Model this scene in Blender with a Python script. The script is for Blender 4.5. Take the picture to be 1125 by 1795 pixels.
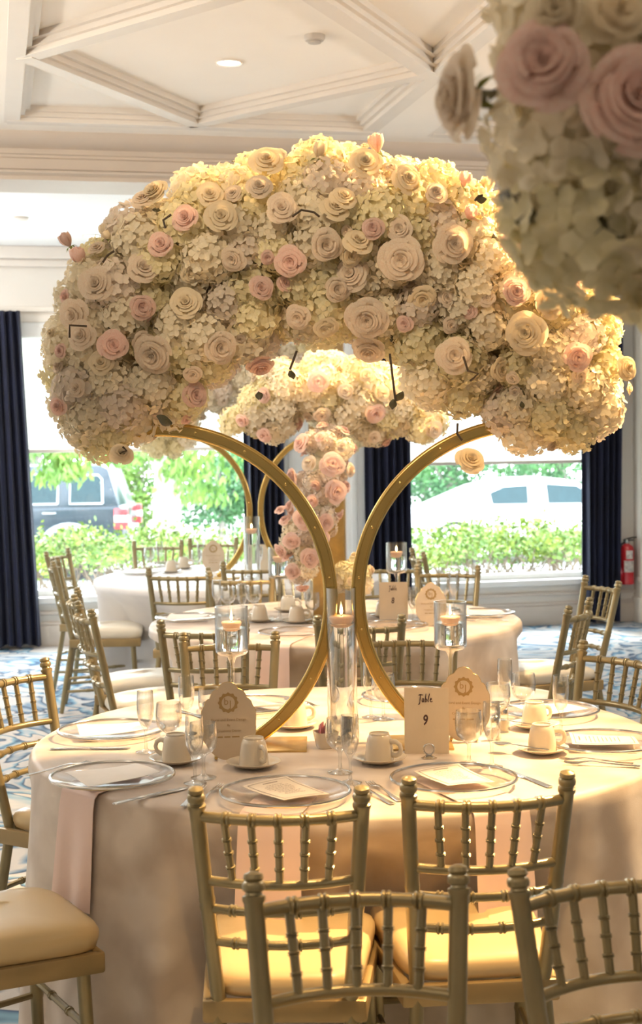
import bpy, bmesh, math, random
import numpy as np
from mathutils import Vector, Matrix, Euler, noise as mnoise

for o in list(bpy.data.objects): bpy.data.objects.remove(o)
SC = bpy.context.scene
COL = SC.collection
PI = math.pi
R_ = math.radians
random.seed(7)

# ------------------------------------------------------------------ camera
F_PX, CAM_H = 2600.0, 1.65
PITCH = math.atan(127.5/F_PX); ROLL = R_(-0.8)
cam_d = bpy.data.cameras.new('camera'); cam = bpy.data.objects.new('camera', cam_d); COL.objects.link(cam)
cam_d.sensor_fit = 'HORIZONTAL'; cam_d.sensor_width = 36; cam_d.lens = F_PX/1125*36
cam_d.clip_start = .05; cam_d.clip_end = 300
CAM_M = Matrix.Translation((0, 0, CAM_H)) @ Matrix.Rotation(PI/2-PITCH, 4, 'X') @ Matrix.Rotation(ROLL, 4, 'Z')
cam.matrix_world = CAM_M
cam_d.dof.use_dof = True; cam_d.dof.focus_distance = 4.3; cam_d.dof.aperture_fstop = 9.0
SC.camera = cam
C3 = CAM_M.to_3x3()
def ray(px, py): return C3 @ Vector(((px-562.5)/F_PX, (897.5-py)/F_PX, -1))
def PZ(px, py, z):
    d = ray(px, py); return Vector((0, 0, CAM_H)) + d*((z-CAM_H)/d.z)
def PY(px, py, Y):
    d = ray(px, py); return Vector((0, 0, CAM_H)) + d*(Y/d.y)

# ------------------------------------------------------------------ exposure, sky, sun
SC.view_settings.view_transform = 'Standard'; SC.view_settings.look = 'None'
SC.view_settings.gamma = 1; SC.view_settings.use_curve_mapping = False
SC.view_settings.exposure = 0.93
W = bpy.data.worlds.new('sky'); SC.world = W; W.use_nodes = True
bg = W.node_tree.nodes['Background']; bg.inputs[0].default_value = (.86, .94, 1, 1); bg.inputs[1].default_value = 6.0
def light(name, kind, loc, energy, color, **kw):
    d = bpy.data.lights.new(name, kind); d.energy = energy; d.color = color
    o = bpy.data.objects.new(name, d); COL.objects.link(o); o.location = loc
    for k, v in kw.items():
        if k == 'rot': o.rotation_euler = v
        elif k == 'aim': o.rotation_euler = (Vector(v)-Vector(loc)).to_track_quat('-Z', 'Y').to_euler()
        else: setattr(d, k, v)
    return o
light('sun', 'SUN', (0, 30, 30), 3.0, (1, .96, .88), angle=R_(12), rot=(R_(-38), R_(-22), 0))
WARM = (1, .62, .26); SOFT = (1, .80, .58)
# added soft fill lamps without fixtures, all outside the frame, and the lit downlights of the ceiling
light('added_fill_area', 'AREA', (-.4, .2, 3.3), 8, SOFT, shape='RECTANGLE', size=3.2, size_y=2.4)  # unseen area lamp added as soft overhead fill
for i_, p_ in enumerate(((-1.9, 1.2, 2.95), (3.2, -.6, 2.95), (-3.0, 5.4, 3.15), (3.3, 5.8, 3.15), (-3.6, 10.0, 2.5))):
    light('added_fill_point', 'POINT', p_, (9, 10, 48, 48, 60)[i_], ((1, .86, .70), (1, .86, .70), (1, .90, .78), (1, .90, .78), (1, .97, .94))[i_], shadow_soft_size=.35)  # unseen point lamps added to lift the ceiling and the hall
for x_ in (-3.3, 3.4): light('added_ceiling_uplight', 'SPOT', (x_, 5.6, 2.3), 95, (1, .90, .78), spot_size=R_(120), spot_blend=.9, shadow_soft_size=.12, aim=(x_*.2, 6.8, 3.45))  # unseen upward spots added to brighten the ceiling
light('downlight', 'SPOT', PZ(401, 109, 3.44), 60, SOFT, spot_size=R_(130), spot_blend=.9, shadow_soft_size=.06)
light('downlight', 'SPOT', PZ(157, 324, 3.19), 40, (1, .92, .82), spot_size=R_(130), spot_blend=.9, shadow_soft_size=.06)
light('downlight', 'SPOT', PZ(160, 413, 3.19), 40, (1, .92, .82), spot_size=R_(130), spot_blend=.9, shadow_soft_size=.06)
# warm pin spots from the ceiling, plus one added front spot
light('pin_spot_arch', 'SPOT', (1.75, 4.9, 3.32), 800, WARM, spot_size=R_(58), spot_blend=.7, shadow_soft_size=.06, aim=(.40, 4.35, 1.75))
light('pin_spot_arch', 'SPOT', (-.2, 4.7, 3.32), 75, WARM, spot_size=R_(50), spot_blend=.7, shadow_soft_size=.06, aim=(-.1, 4.35, 1.9))
light('added_front_spot', 'SPOT', (-.7, 1.9, 3.32), 85, (1, .78, .52), spot_size=R_(36), spot_blend=.7, shadow_soft_size=.15, aim=(.0, 4.3, 2.3))  # added spot that brightens the front of the flower cloud
light('pin_spot_seats', 'SPOT', (.35, 2.9, 3.32), 190, WARM, spot_size=R_(36), spot_blend=.8, shadow_soft_size=.06, aim=(.22, 3.1, .45))
light('pin_spot_table', 'SPOT', (1.35, 3.5, 3.32), 95, WARM, spot_size=R_(46), spot_blend=.8, shadow_soft_size=.05, aim=(.62, 4.2, .76))
light('pin_spot_mid', 'SPOT', (.8, 7.0, 3.32), 260, WARM, spot_size=R_(58), spot_blend=.7, shadow_soft_size=.06, aim=(.25, 7.2, 1.2))

# ------------------------------------------------------------------ materials
def mat(name, col, rough=.5, metal=0., var=0., vscale=8., col2=None, bump=0., bscale=60., sheen=0., emit=None, estr=0., coat=0., spec=None, objvar=0., stretch=None, coord='Object'):
    m = bpy.data.materials.new(name); m.use_nodes = True
    nt = m.node_tree; b = nt.nodes['Principled BSDF']
    c = (*col, 1)
    b.inputs['Base Color'].default_value = c; b.inputs['Roughness'].default_value = rough; b.inputs['Metallic'].default_value = metal
    if sheen: b.inputs['Sheen Weight'].default_value = sheen
    if coat: b.inputs['Coat Weight'].default_value = coat; b.inputs['Coat Roughness'].default_value = .15
    if spec is not None: b.inputs['Specular IOR Level'].default_value = spec
    tc = nt.nodes.new('ShaderNodeTexCoord'); src = tc.outputs[coord]
    if stretch:
        mp = nt.nodes.new('ShaderNodeMapping'); mp.inputs['Scale'].default_value = stretch
        nt.links.new(src, mp.inputs[0]); src = mp.outputs[0]
    out = None
    if col2 is not None or var:
        n = nt.nodes.new('ShaderNodeTexNoise'); n.inputs['Scale'].default_value = vscale; n.inputs['Detail'].default_value = 4
        nt.links.new(src, n.inputs['Vector'])
        r = nt.nodes.new('ShaderNodeValToRGB')
        c2 = (*(col2 if col2 is not None else [x*(1-var) for x in col]), 1)
        r.color_ramp.elements[0].color = c2; r.color_ramp.elements[1].color = c
        r.color_ramp.elements[0].position = .38; r.color_ramp.elements[1].position = .62
        nt.links.new(n.outputs[0], r.inputs[0]); out = r.outputs[0]
        nt.links.new(out, b.inputs['Base Color'])
    if objvar:
        oi = nt.nodes.new('ShaderNodeObjectInfo'); hs = nt.nodes.new('ShaderNodeHueSaturation')
        mr = nt.nodes.new('ShaderNodeMapRange'); mr.inputs['To Min'].default_value = 1-objvar; mr.inputs['To Max'].default_value = 1+objvar*.4
        nt.links.new(oi.outputs['Random'], mr.inputs[0]); nt.links.new(mr.outputs[0], hs.inputs['Value'])
        if out: nt.links.new(out, hs.inputs['Color'])
        else: hs.inputs['Color'].default_value = c
        nt.links.new(hs.outputs[0], b.inputs['Base Color'])
    if bump:
        n2 = nt.nodes.new('ShaderNodeTexNoise'); n2.inputs['Scale'].default_value = bscale
        nt.links.new(src, n2.inputs['Vector'])
        bp = nt.nodes.new('ShaderNodeBump'); bp.inputs['Strength'].default_value = bump; bp.inputs['Distance'].default_value = .01
        nt.links.new(n2.outputs[0], bp.inputs['Height']); nt.links.new(bp.outputs[0], b.inputs['Normal'])
    if emit: b.inputs['Emission Color'].default_value = (*emit, 1); b.inputs['Emission Strength'].default_value = estr
    return m

def petal_mat(name, col, col2, trans=.38, vscale=14, green=None):
    m = mat(name, col, .6, 0, col2=col2, vscale=vscale, objvar=.13, spec=.2)
    nt = m.node_tree; b = nt.nodes['Principled BSDF']; out = nt.nodes['Material Output']
    tr = nt.nodes.new('ShaderNodeBsdfTranslucent'); mx = nt.nodes.new('ShaderNodeMixShader'); mx.inputs[0].default_value = trans
    src = b.inputs['Base Color'].links[0].from_socket
    nt.links.new(src, tr.inputs[0]); nt.links.new(b.outputs[0], mx.inputs[1]); nt.links.new(tr.outputs[0], mx.inputs[2])
    nt.links.new(mx.outputs[0], out.inputs[0]); return m

def glass_mat(name, tint=(.97, .98, .98), power=2.4, lo=.05, hi=.75, rough=.03):
    """thin clear glass: mostly see-through face on, reflective and slightly darker at its grazing edges"""
    m = bpy.data.materials.new(name); m.use_nodes = True; nt = m.node_tree
    nt.nodes.remove(nt.nodes['Principled BSDF']); out = nt.nodes['Material Output']
    t = nt.nodes.new('ShaderNodeBsdfTransparent'); g = nt.nodes.new('ShaderNodeBsdfGlossy'); g.inputs['Roughness'].default_value = rough
    t.inputs[0].default_value = (*tint, 1)
    lw = nt.nodes.new('ShaderNodeLayerWeight'); lw.inputs[0].default_value = .5
    pw = nt.nodes.new('ShaderNodeMath'); pw.operation = 'POWER'; pw.inputs[1].default_value = power
    mr = nt.nodes.new('ShaderNodeMapRange'); mr.inputs['To Min'].default_value = lo; mr.inputs['To Max'].default_value = hi
    mx = nt.nodes.new('ShaderNodeMixShader')
    nt.links.new(lw.outputs['Facing'], pw.inputs[0]); nt.links.new(pw.outputs[0], mr.inputs[0]); nt.links.new(mr.outputs[0], mx.inputs[0])
    nt.links.new(t.outputs[0], mx.inputs[1]); nt.links.new(g.outputs[0], mx.inputs[2]); nt.links.new(mx.outputs[0], out.inputs[0])
    return m
M = {}
M['glass'] = glass_mat('clear_glass', (.96, .97, .97), 1.35, .06, .95)
M['pane'] = glass_mat('window_glass', (.98, 1, .99), 3, .02, .5, .0)
M['charger_glass'] = glass_mat('charger_glass', (.96, .95, .95), 2.2, .05, .45, .08)
m = bpy.data.materials.new('water'); m.use_nodes = True; b = m.node_tree.nodes['Principled BSDF']
b.inputs['Base Color'].default_value = (.97, .99, 1, 1); b.inputs['Transmission Weight'].default_value = 1; b.inputs['Roughness'].default_value = 0; b.inputs['IOR'].default_value = 1.33
M['water'] = m
M['gold'] = mat('polished_gold', (.66, .47, .17), .24, 1.0, var=.12, vscale=5)
M['gold_plate'] = mat('brushed_gold_plate', (.62, .43, .17), .35, .9, var=.15, vscale=20)
M['chair'] = mat('champagne_gold_paint', (.33, .27, .145), .30, .5, var=.12, vscale=9, coat=.25, bump=.03, bscale=120)
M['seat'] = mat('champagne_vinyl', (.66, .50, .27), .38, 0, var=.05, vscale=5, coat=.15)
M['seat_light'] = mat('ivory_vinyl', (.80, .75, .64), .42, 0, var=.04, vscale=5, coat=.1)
M['seat_frame'] = mat('dark_gold_paint', (.40, .29, .14), .4, .4, var=.15, vscale=9)
M['silver'] = mat('polished_silver', (.60, .58, .55), .18, 1)
M['steel'] = mat('cutlery_steel', (.72, .70, .67), .2, 1, var=.1, vscale=30)
M['china'] = mat('cream_china', (.68, .61, .50), .22, 0, var=.03, coat=.4)
M['paper'] = mat('cream_paper', (.70, .63, .55), .75, 0, var=.03, vscale=30)
M['whitecard'] = mat('white_card', (.84, .81, .78), .7, 0, var=.03, vscale=20)
M['card'] = mat('beige_card', (.60, .50, .38), .7, 0, var=.04, vscale=20)
M['numcard'] = mat('ivory_card', (.70, .60, .46), .7, 0, var=.03, vscale=20)
M['print'] = mat('grey_brown_print', (.20, .16, .15), .8)
M['ink'] = mat('dark_brown_ink', (.07, .03, .03), .7)
M['inkgold'] = mat('gold_brown_print', (.36, .24, .10), .6)
M['napkin'] = mat('blush_satin', (.86, .66, .60), .42, 0, var=.04, sheen=.3)
M['wax'] = mat('peach_wax', (.90, .58, .38), .5, 0, var=.05, vscale=20, emit=(1, .5, .25), estr=.12)
M['flame'] = mat('candle_flame', (1, .8, .4), .5, emit=(1, .72, .35), estr=14)
M['wick'] = mat('wick', (.05, .04, .03), .9)
M['rose_white'] = petal_mat('ivory_rose_petal', (.88, .79, .66), (.84, .70, .56))
M['rose_pink'] = petal_mat('blush_rose_petal', (.88, .62, .54), (.90, .72, .64))
M['rose_cream'] = petal_mat('cream_rose_petal', (.90, .80, .60), (.88, .76, .56))
M['hyd_white'] = petal_mat('ivory_hydrangea_petal', (.95, .88, .72), (.91, .83, .65), vscale=9)
M['hyd_green'] = petal_mat('pale_green_hydrangea_petal', (.93, .86, .62), (.87, .80, .52), vscale=9)
M['hyd_pink'] = petal_mat('pale_blush_hydrangea_petal', (.88, .78, .69), (.86, .78, .66), vscale=9)
M['core'] = mat('cream_green_foam', (.55, .50, .34), .9, 0, var=.4, vscale=20)  # cream-green core that stops gaps between flowers showing through
M['stem'] = mat('dark_stem', (.06, .04, .025), .7)
M['leaf'] = mat('rose_leaf', (.10, .09, .045), .6, 0, var=.3, vscale=20)
M['sepal'] = mat('sepal_green', (.30, .34, .08), .6, 0, var=.3, vscale=20)
M['white'] = mat('warm_white_paint', (.78, .72, .64), .6, 0, var=.02, vscale=3)
M['trim'] = mat('ceiling_trim_paint', (.74, .69, .63), .5, 0, var=.03, vscale=4)
M['beam'] = mat('shaded_beam_paint', (.56, .49, .42), .5, 0, var=.03, vscale=4)  # darker than the trim: shade of the beam face put into its colour
M['ceil'] = mat('ceiling_plaster', (.87, .83, .77), .8, 0, var=.02, vscale=2)
M['ceil_far'] = mat('white_ceiling_plaster', (.88, .88, .88), .8, 0, var=.02, vscale=2)
M['wall'] = mat('wall_paint', (.76, .72, .66), .7, 0, var=.03, vscale=2)
M['wainscot'] = mat('wainscot_paint', (.66, .59, .52), .5, 0, var=.04, vscale=3)
M['wood'] = mat('honey_wood', (.50, .30, .10), .4, 0, col2=(.38, .21, .06), vscale=5, stretch=(6, 6, .6))
M['frame'] = mat('window_frame_paint', (.82, .82, .80), .4, 0, var=.02)
M['shade'] = mat('roller_shade_cloth', (.90, .90, .88), .8, 0, var=.02)
nt = M['shade'].node_tree; b = nt.nodes['Principled BSDF']; tr = nt.nodes.new('ShaderNodeBsdfTranslucent'); tr.inputs[0].default_value = (.95, .95, .92, 1)
mx = nt.nodes.new('ShaderNodeMixShader'); mx.inputs[0].default_value = .55
nt.links.new(b.outputs[0], mx.inputs[1]); nt.links.new(tr.outputs[0], mx.inputs[2]); nt.links.new(mx.outputs[0], nt.nodes['Material Output'].inputs[0])
M['curtain'] = mat('navy_velvet', (.0055, .009, .036), .75, 0, var=.3, vscale=4, sheen=.06)
M['lamp'] = mat('lit_lamp_lens', (1, .95, .85), .5, emit=(1, .93, .82), estr=6)
M['plastic'] = mat('white_plastic', (.50, .47, .43), .5)
M['red'] = mat('red_enamel', (.62, .02, .03), .25, 0, coat=.5, var=.1)
M['black'] = mat('black_rubber', (.02, .02, .02), .6, var=.2)
M['label'] = mat('extinguisher_label', (.75, .68, .64), .5, var=.4, vscale=40)
M['bark'] = mat('bark', (.34, .30, .27), .9, 0, var=.4, vscale=9, bump=.6, bscale=14)
M['twig'] = mat('shrub_twig', (.20, .15, .11), .9, 0, var=.3)
M['bush'] = mat('shrub_leaf', (.20, .27, .03), .6, 0, col2=(.08, .17, .03), vscale=3)
M['tree'] = mat('tree_leaf', (.07, .20, .05), .6, 0, col2=(.04, .12, .05), vscale=1.2)
M['willow'] = mat('hanging_leaf', (.18, .30, .05), .6, 0, col2=(.09, .20, .04), vscale=3)
M['asphalt'] = mat('parking_asphalt', (.42, .42, .41), .9, 0, var=.2, vscale=5)
M['suv'] = mat('slate_blue_car_paint', (.018, .032, .05), .3, .3, coat=.6, var=.05)
M['suv_trim'] = mat('grey_car_trim', (.40, .43, .46), .4, .2, var=.05)
M['car'] = mat('white_car_paint', (.85, .85, .86), .25, 0, coat=.6, var=.02)
M['carglass'] = mat('tinted_car_glass', (.02, .045, .055), .35, 0, spec=.25, var=.1)
M['tail'] = mat('red_tail_lamp', (.55, .02, .03), .3, coat=.5, var=.1)
M['tire'] = mat('tire_rubber', (.025, .025, .03), .8, var=.2)
M['sugar_pink'] = mat('pink_sugar_packet', (.72, .30, .36), .6, var=.1)
M['sugar_blue'] = mat('blue_sugar_packet', (.30, .33, .48), .6, var=.1)

def cloth_mat(name, col, col2, rough=.45):
    m = mat(name, col, rough, 0, sheen=.2, bump=.04, bscale=260); nt = m.node_tree; b = nt.nodes['Principled BSDF']
    tc = nt.nodes.new('ShaderNodeTexCoord'); n = nt.nodes.new('ShaderNodeTexNoise'); n.inputs['Scale'].default_value = 7; n.inputs['Detail'].default_value = 3
    v = nt.nodes.new('ShaderNodeTexVoronoi'); v.inputs['Scale'].default_value = 9; v.feature = 'SMOOTH_F1'
    ad = nt.nodes.new('ShaderNodeMath'); ad.operation = 'MULTIPLY'
    r = nt.nodes.new('ShaderNodeValToRGB'); r.color_ramp.elements[0].position = .10; r.color_ramp.elements[1].position = .34
    r.color_ramp.elements[0].color = (*col, 1); r.color_ramp.elements[1].color = (*col2, 1)
    nt.links.new(tc.outputs['Object'], n.inputs['Vector']); nt.links.new(n.outputs['Color'], v.inputs['Vector']) if False else nt.links.new(tc.outputs['Object'], v.inputs['Vector'])
    nt.links.new(n.outputs[0], ad.inputs[0]); nt.links.new(v.outputs['Distance'], ad.inputs[1]); nt.links.new(ad.outputs[0], r.inputs[0]); nt.links.new(r.outputs[0], b.inputs['Base Color'])
    return m
M['cloth'] = cloth_mat('blush_jacquard', (.72, .63, .55), (.50, .41, .335))
M['cloth_white'] = cloth_mat('white_satin', (.86, .84, .84), (.80, .78, .79), .38)

def carpet():
    m = mat('swirl_carpet', (.6, .6, .6), .95); nt = m.node_tree; b = nt.nodes['Principled BSDF']; N = nt.nodes.new; L = nt.links.new
    tc = N('ShaderNodeTexCoord')
    n = N('ShaderNodeTexNoise'); n.inputs['Scale'].default_value = 1.5; n.inputs['Detail'].default_value = 2.5; n.inputs['Distortion'].default_value = 1.6
    L(tc.outputs['Object'], n.inputs['Vector'])
    r = N('ShaderNodeValToRGB'); cr = r.color_ramp; cr.interpolation = 'LINEAR'
    cols = [(.0, (.50, .50, .50)), (.36, (.56, .55, .54)), (.41, (.20, .30, .42)), (.445, (.03, .06, .12)), (.46, (.55, .56, .58)), (.50, (.60, .59, .58)), (.535, (.22, .40, .54)), (.565, (.04, .09, .19)), (.58, (.60, .58, .56)), (.66, (.55, .52, .50)), (.70, (.25, .38, .50)), (1, (.5, .5, .5))]
    cr.elements[0].position = 0; cr.elements[0].color = (*cols[0][1], 1); cr.elements[1].position = 1; cr.elements[1].color = (*cols[-1][1], 1)
    for p, c in cols[1:-1]:
        e = cr.elements.new(p); e.color = (*c, 1)
    L(n.outputs[0], r.inputs[0]); L(r.outputs[0], b.inputs['Base Color'])
    n2 = N('ShaderNodeTexNoise'); n2.inputs['Scale'].default_value = 300; bp = N('ShaderNodeBump'); bp.inputs['Strength'].default_value = .3; bp.inputs['Distance'].default_value = .004
    L(tc.outputs['Object'], n2.inputs['Vector']); L(n2.outputs[0], bp.inputs['Height']); L(bp.outputs[0], b.inputs['Normal'])
    return m
M['carpet'] = carpet()

# ------------------------------------------------------------------ mesh helpers
class MB:
    def __init__(s): s.v = []; s.f = []
    def add(s, vs, fs):
        o = len(s.v); s.v += [tuple(p) for p in vs]; s.f += [tuple(i+o for i in q) for q in fs]; return s
    def box(s, c, d, rz=0, rx=0):
        x, y, z = d[0]/2, d[1]/2, d[2]/2
        m = Euler((rx, 0, rz)).to_matrix()
        vs = [Vector(c)+m @ Vector((i*x, j*y, k*z)) for i in (-1, 1) for j in (-1, 1) for k in (-1, 1)]
        return s.add(vs, [(0, 1, 3, 2), (4, 6, 7, 5), (0, 4, 5, 1), (2, 3, 7, 6), (0, 2, 6, 4), (1, 5, 7, 3)])
    def tube(s, pts, rad, seg=8, caps=True, flat=None):
        """pts list of Vector, rad scalar or list; flat=(a,b) elliptical factors"""
        pts = [Vector(p) for p in pts]; n = len(pts)
        rad = rad if isinstance(rad, (list, tuple)) else [rad]*n
        vs = []; prev = None
        for i, p in enumerate(pts):
            t = (pts[min(i+1, n-1)]-pts[max(i-1, 0)]).normalized()
            if prev is None:
                a = Vector((0, 0, 1)) if abs(t.z) < .9 else Vector((0, 1, 0))
                u = t.cross(a).normalized()
            else:
                u = (prev - t*prev.dot(t)).normalized()
            prev = u; w = t.cross(u)
            fa, fb = flat or (1, 1)
            for k in range(seg):
                an = 2*PI*k/seg
                vs.append(p + (u*math.cos(an)*fa + w*math.sin(an)*fb)*rad[i])
        fs = []
        for i in range(n-1):
            for k in range(seg):
                k2 = (k+1) % seg
                fs.append((i*seg+k, i*seg+k2, (i+1)*seg+k2, (i+1)*seg+k))
        if caps: fs += [tuple(range(seg))[::-1], tuple(range((n-1)*seg, n*seg))]
        return s.add(vs, fs)
    def lathe(s, prof, seg=24, c=(0, 0, 0), cap0=False, cap1=False, fx=1, fy=1):
        vs = []; fs = []; n = len(prof)
        for r, z in prof:
            for k in range(seg):
                a = 2*PI*k/seg; vs.append((c[0]+r*math.cos(a)*fx, c[1]+r*math.sin(a)*fy, c[2]+z))
        for i in range(n-1):
            for k in range(seg):
                k2 = (k+1) % seg; fs.append((i*seg+k, i*seg+k2, (i+1)*seg+k2, (i+1)*seg+k))
        if cap0: fs.append(tuple(range(seg))[::-1])
        if cap1: fs.append(tuple(range((n-1)*seg, n*seg)))
        return s.add(vs, fs)
    def grid(s, fn, nu, nv, thick=0):
        vs = [fn(i/nu, j/nv) for j in range(nv+1) for i in range(nu+1)]
        fs = [(j*(nu+1)+i, j*(nu+1)+i+1, (j+1)*(nu+1)+i+1, (j+1)*(nu+1)+i) for j in range(nv) for i in range(nu)]
        return s.add(vs, fs)
    def prism(s, outline, y0, y1, plane='xz'):
        n = len(outline)
        if plane == 'xz': vs = [(x, y0, z) for x, z in outline]+[(x, y1, z) for x, z in outline]
        else: vs = [(x, y, y0) for x, y in outline]+[(x, y, y1) for x, y in outline]
        fs = [tuple(range(n)), tuple(range(n, 2*n))[::-1]]+[(i, i+n, (i+1) % n+n, (i+1) % n) for i in range(n)]
        return s.add(vs, fs)
    def mesh(s, name, m, bevel=0, smooth=True, ang=40, solid=0):
        me = bpy.data.meshes.new(name); me.from_pydata(s.v, [], s.f); me.update()
        bm = bmesh.new(); bm.from_mesh(me)
        if solid: bmesh.ops.solidify(bm, geom=bm.faces[:], thickness=solid)
        bmesh.ops.recalc_face_normals(bm, faces=bm.faces[:])
        if bevel:
            ed = [e for e in bm.edges if len(e.link_faces) == 2 and e.calc_face_angle(0) > .6]
            bmesh.ops.bevel(bm, geom=ed, offset=bevel, segments=2, affect='EDGES', profile=.5)
        bm.to_mesh(me); bm.free()
        me.materials.append(m if not isinstance(m, str) else M[m])
        if smooth:
            me.shade_smooth(); me.set_sharp_from_angle(angle=R_(ang))
        return me
    def build(s, name, m, parent=None, loc=(0, 0, 0), rot=(0, 0, 0), **kw):
        return obj(name, s.mesh(name, m, **kw), parent, loc, rot)
def obj(name, me, parent=None, loc=(0, 0, 0), rot=(0, 0, 0), sc=None):
    o = bpy.data.objects.new(name, me); COL.objects.link(o); o.location = loc; o.rotation_euler = rot
    if sc is not None: o.scale = (sc, sc, sc) if not isinstance(sc, (tuple, list)) else sc
    if parent: o.parent = parent
    return o
KIDS = {}
def tag(o, label=None, cat=None, group=None, kind=None):
    for k, v in (('label', label), ('category', cat), ('group', group), ('kind', kind)):
        if v: o[k] = v
    return o
def thing(name, label, cat, loc=(0, 0, 0), rz=0, group=None):
    o = bpy.data.objects.new(name, None); COL.objects.link(o); o.location = loc; o.rotation_euler = (0, 0, rz); o.empty_display_size = .1
    return tag(o, label, cat, group)
def kids_of(o, table):
    return table.get(o, [])
def copy_tree(o, loc, rz, label, group=None, scale=None):
    table = {}
    for x in COL.objects:
        if x.parent: table.setdefault(x.parent, []).append(x)
    def rec(a, par):
        c = a.copy(); COL.objects.link(c); c.parent = par
        for ch in table.get(a, []): rec(ch, c)
        return c
    r = rec(o, None); r.location = loc; r.rotation_euler = (0, 0, rz); r['label'] = label
    if group: r['group'] = group
    if scale: r.scale = (scale,)*3
    return r
class Proto:
    """first place() moves the prototype itself, later ones copy it with its parts"""
    def __init__(s, root): s.root = root; s.used = False; s.kids = None
    def place(s, loc, rz, label, group=None, scale=None):
        if not s.used:
            s.used = True; r = s.root; r.location = loc; r.rotation_euler = (0, 0, rz); r['label'] = label
            if group: r['group'] = group
            if scale: r.scale = (scale,)*3
            return r
        return copy_tree(s.root, loc, rz, label, group, scale)
def struct(o): o['kind'] = 'structure'; return o

# ------------------------------------------------------------------ the room (turned 12.5 degrees to the view)
TH = R_(12.5); CU, SU = math.cos(TH), math.sin(TH)
ROT = (0, 0, TH)
T_WALL = 12.2
def to_room(P): return (P[0]*CU+P[1]*SU, -P[0]*SU+P[1]*CU)
def swall(px, t=T_WALL):
    d = ray(px, 800); k = t/(-d.x*SU+d.y*CU); return d.x*k*CU+d.y*k*SU
def R2W(s, t, z=0): return Vector((s*CU-t*SU, s*SU+t*CU, z))
S_L, S_R = swall(0)-3.4, swall(1125)+2.2
T_B = -4.0
C_MAIN, C_FAR = 3.40, 3.22
WS = [(swall(-330), swall(-40)), (swall(22), swall(462)), (swall(680), swall(1060))]   # windows: s range
Z_SILL, Z_HEAD = .40, 2.62

fl = MB().box(((S_L+S_R)/2, (T_B+T_WALL)/2, -.05), (S_R-S_L+.4, T_WALL-T_B+.4, .1)).build('floor', 'carpet', rot=ROT, smooth=False); struct(fl)
wall = MB()
def wbox(mb, s0, s1, z0, z1, t0=T_WALL, t1=T_WALL+.22): mb.box(((s0+s1)/2, (t0+t1)/2, (z0+z1)/2), (s1-s0, t1-t0, z1-z0))
wbox(wall, S_L, S_R, -.1, Z_SILL-.05); wbox(wall, S_L, S_R, Z_HEAD, C_FAR+.3)
edges = [S_L]+[e for w in WS for e in w]+[S_R]
for i in range(0, len(edges), 2): wbox(wall, edges[i], edges[i+1], Z_SILL-.05, Z_HEAD)
struct(wall.build('wall_far', 'wall', rot=ROT, smooth=False))
struct(MB().box((S_L-.1, (T_B+T_WALL)/2, 1.7), (.2, T_WALL-T_B, 3.8)).build('wall_left', 'wall', rot=ROT, smooth=False))
struct(MB().box((S_R+.1, (T_B+T_WALL)/2, 1.7), (.2, T_WALL-T_B, 3.8)).build('wall_right', 'wall', rot=ROT, smooth=False))
struct(MB().box(((S_L+S_R)/2, T_B-.1, 1.7), (S_R-S_L, .2, 3.8)).build('wall_back', 'wall', rot=ROT, smooth=False))
# beam between the two ceilings
bs0, bt = to_room(PZ(0, 240, C_MAIN)); _, bt2 = to_room(PZ(870, 265, C_MAIN)); BT = (bt+bt2)/2
struct(MB().box(((S_L+S_R)/2, (BT+.5+T_WALL)/2, C_FAR+.05), (S_R-S_L, T_WALL-BT-.3, .1)).build('ceiling_far', 'ceil_far', rot=ROT, smooth=False))
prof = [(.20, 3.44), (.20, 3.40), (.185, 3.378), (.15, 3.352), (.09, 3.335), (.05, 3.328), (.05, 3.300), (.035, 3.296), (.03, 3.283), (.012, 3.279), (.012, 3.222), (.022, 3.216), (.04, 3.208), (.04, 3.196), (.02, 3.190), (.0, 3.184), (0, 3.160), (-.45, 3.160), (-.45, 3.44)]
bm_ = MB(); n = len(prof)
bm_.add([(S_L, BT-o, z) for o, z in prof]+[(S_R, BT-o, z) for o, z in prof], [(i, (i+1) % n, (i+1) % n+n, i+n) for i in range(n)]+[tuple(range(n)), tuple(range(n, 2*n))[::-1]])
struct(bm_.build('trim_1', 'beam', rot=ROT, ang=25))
# main ceiling: a coffer with a diamond of ribs, panels set back 6 cm
cs, ct = to_room((-.38, 7.05)); HU, HV = 1.0, 1.36
ZP = C_MAIN+.07
TC1 = BT+.0
c_ = MB()
def cbox(s0, s1, t0, t1, z0, z1): c_.box(((s0+s1)/2, (t0+t1)/2, (z0+z1)/2), (s1-s0, t1-t0, z1-z0))
coffers = [(cs, ct), (cs+2*HU+.40, ct), (cs, ct-2*HV-.36), (cs+2*HU+.40, ct-2*HV-.36)]
s_lo, s_hi = cs-HU, cs+3*HU+.40; t_hi, t_lo = ct+HV, ct-3*HV-.36
cbox(S_L, s_lo, T_B, TC1, C_MAIN, C_MAIN+.12); cbox(s_hi, S_R, T_B, TC1, C_MAIN, C_MAIN+.12)
cbox(s_lo, s_hi, t_hi, TC1, C_MAIN, C_MAIN+.12); cbox(s_lo, s_hi, T_B, t_lo, C_MAIN, C_MAIN+.12)
cbox(cs+HU, cs+HU+.40, t_lo, t_hi, C_MAIN, C_MAIN+.12); cbox(s_lo, s_hi, ct-HV-.36, ct-HV, C_MAIN, C_MAIN+.12)
cbox(s_lo-.1, s_hi+.1, t_lo-.1, t_hi+.1, ZP, ZP+.08)
ceiling = struct(c_.build('ceiling', 'ceil', rot=ROT, smooth=False))
RIBN = [0]
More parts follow.
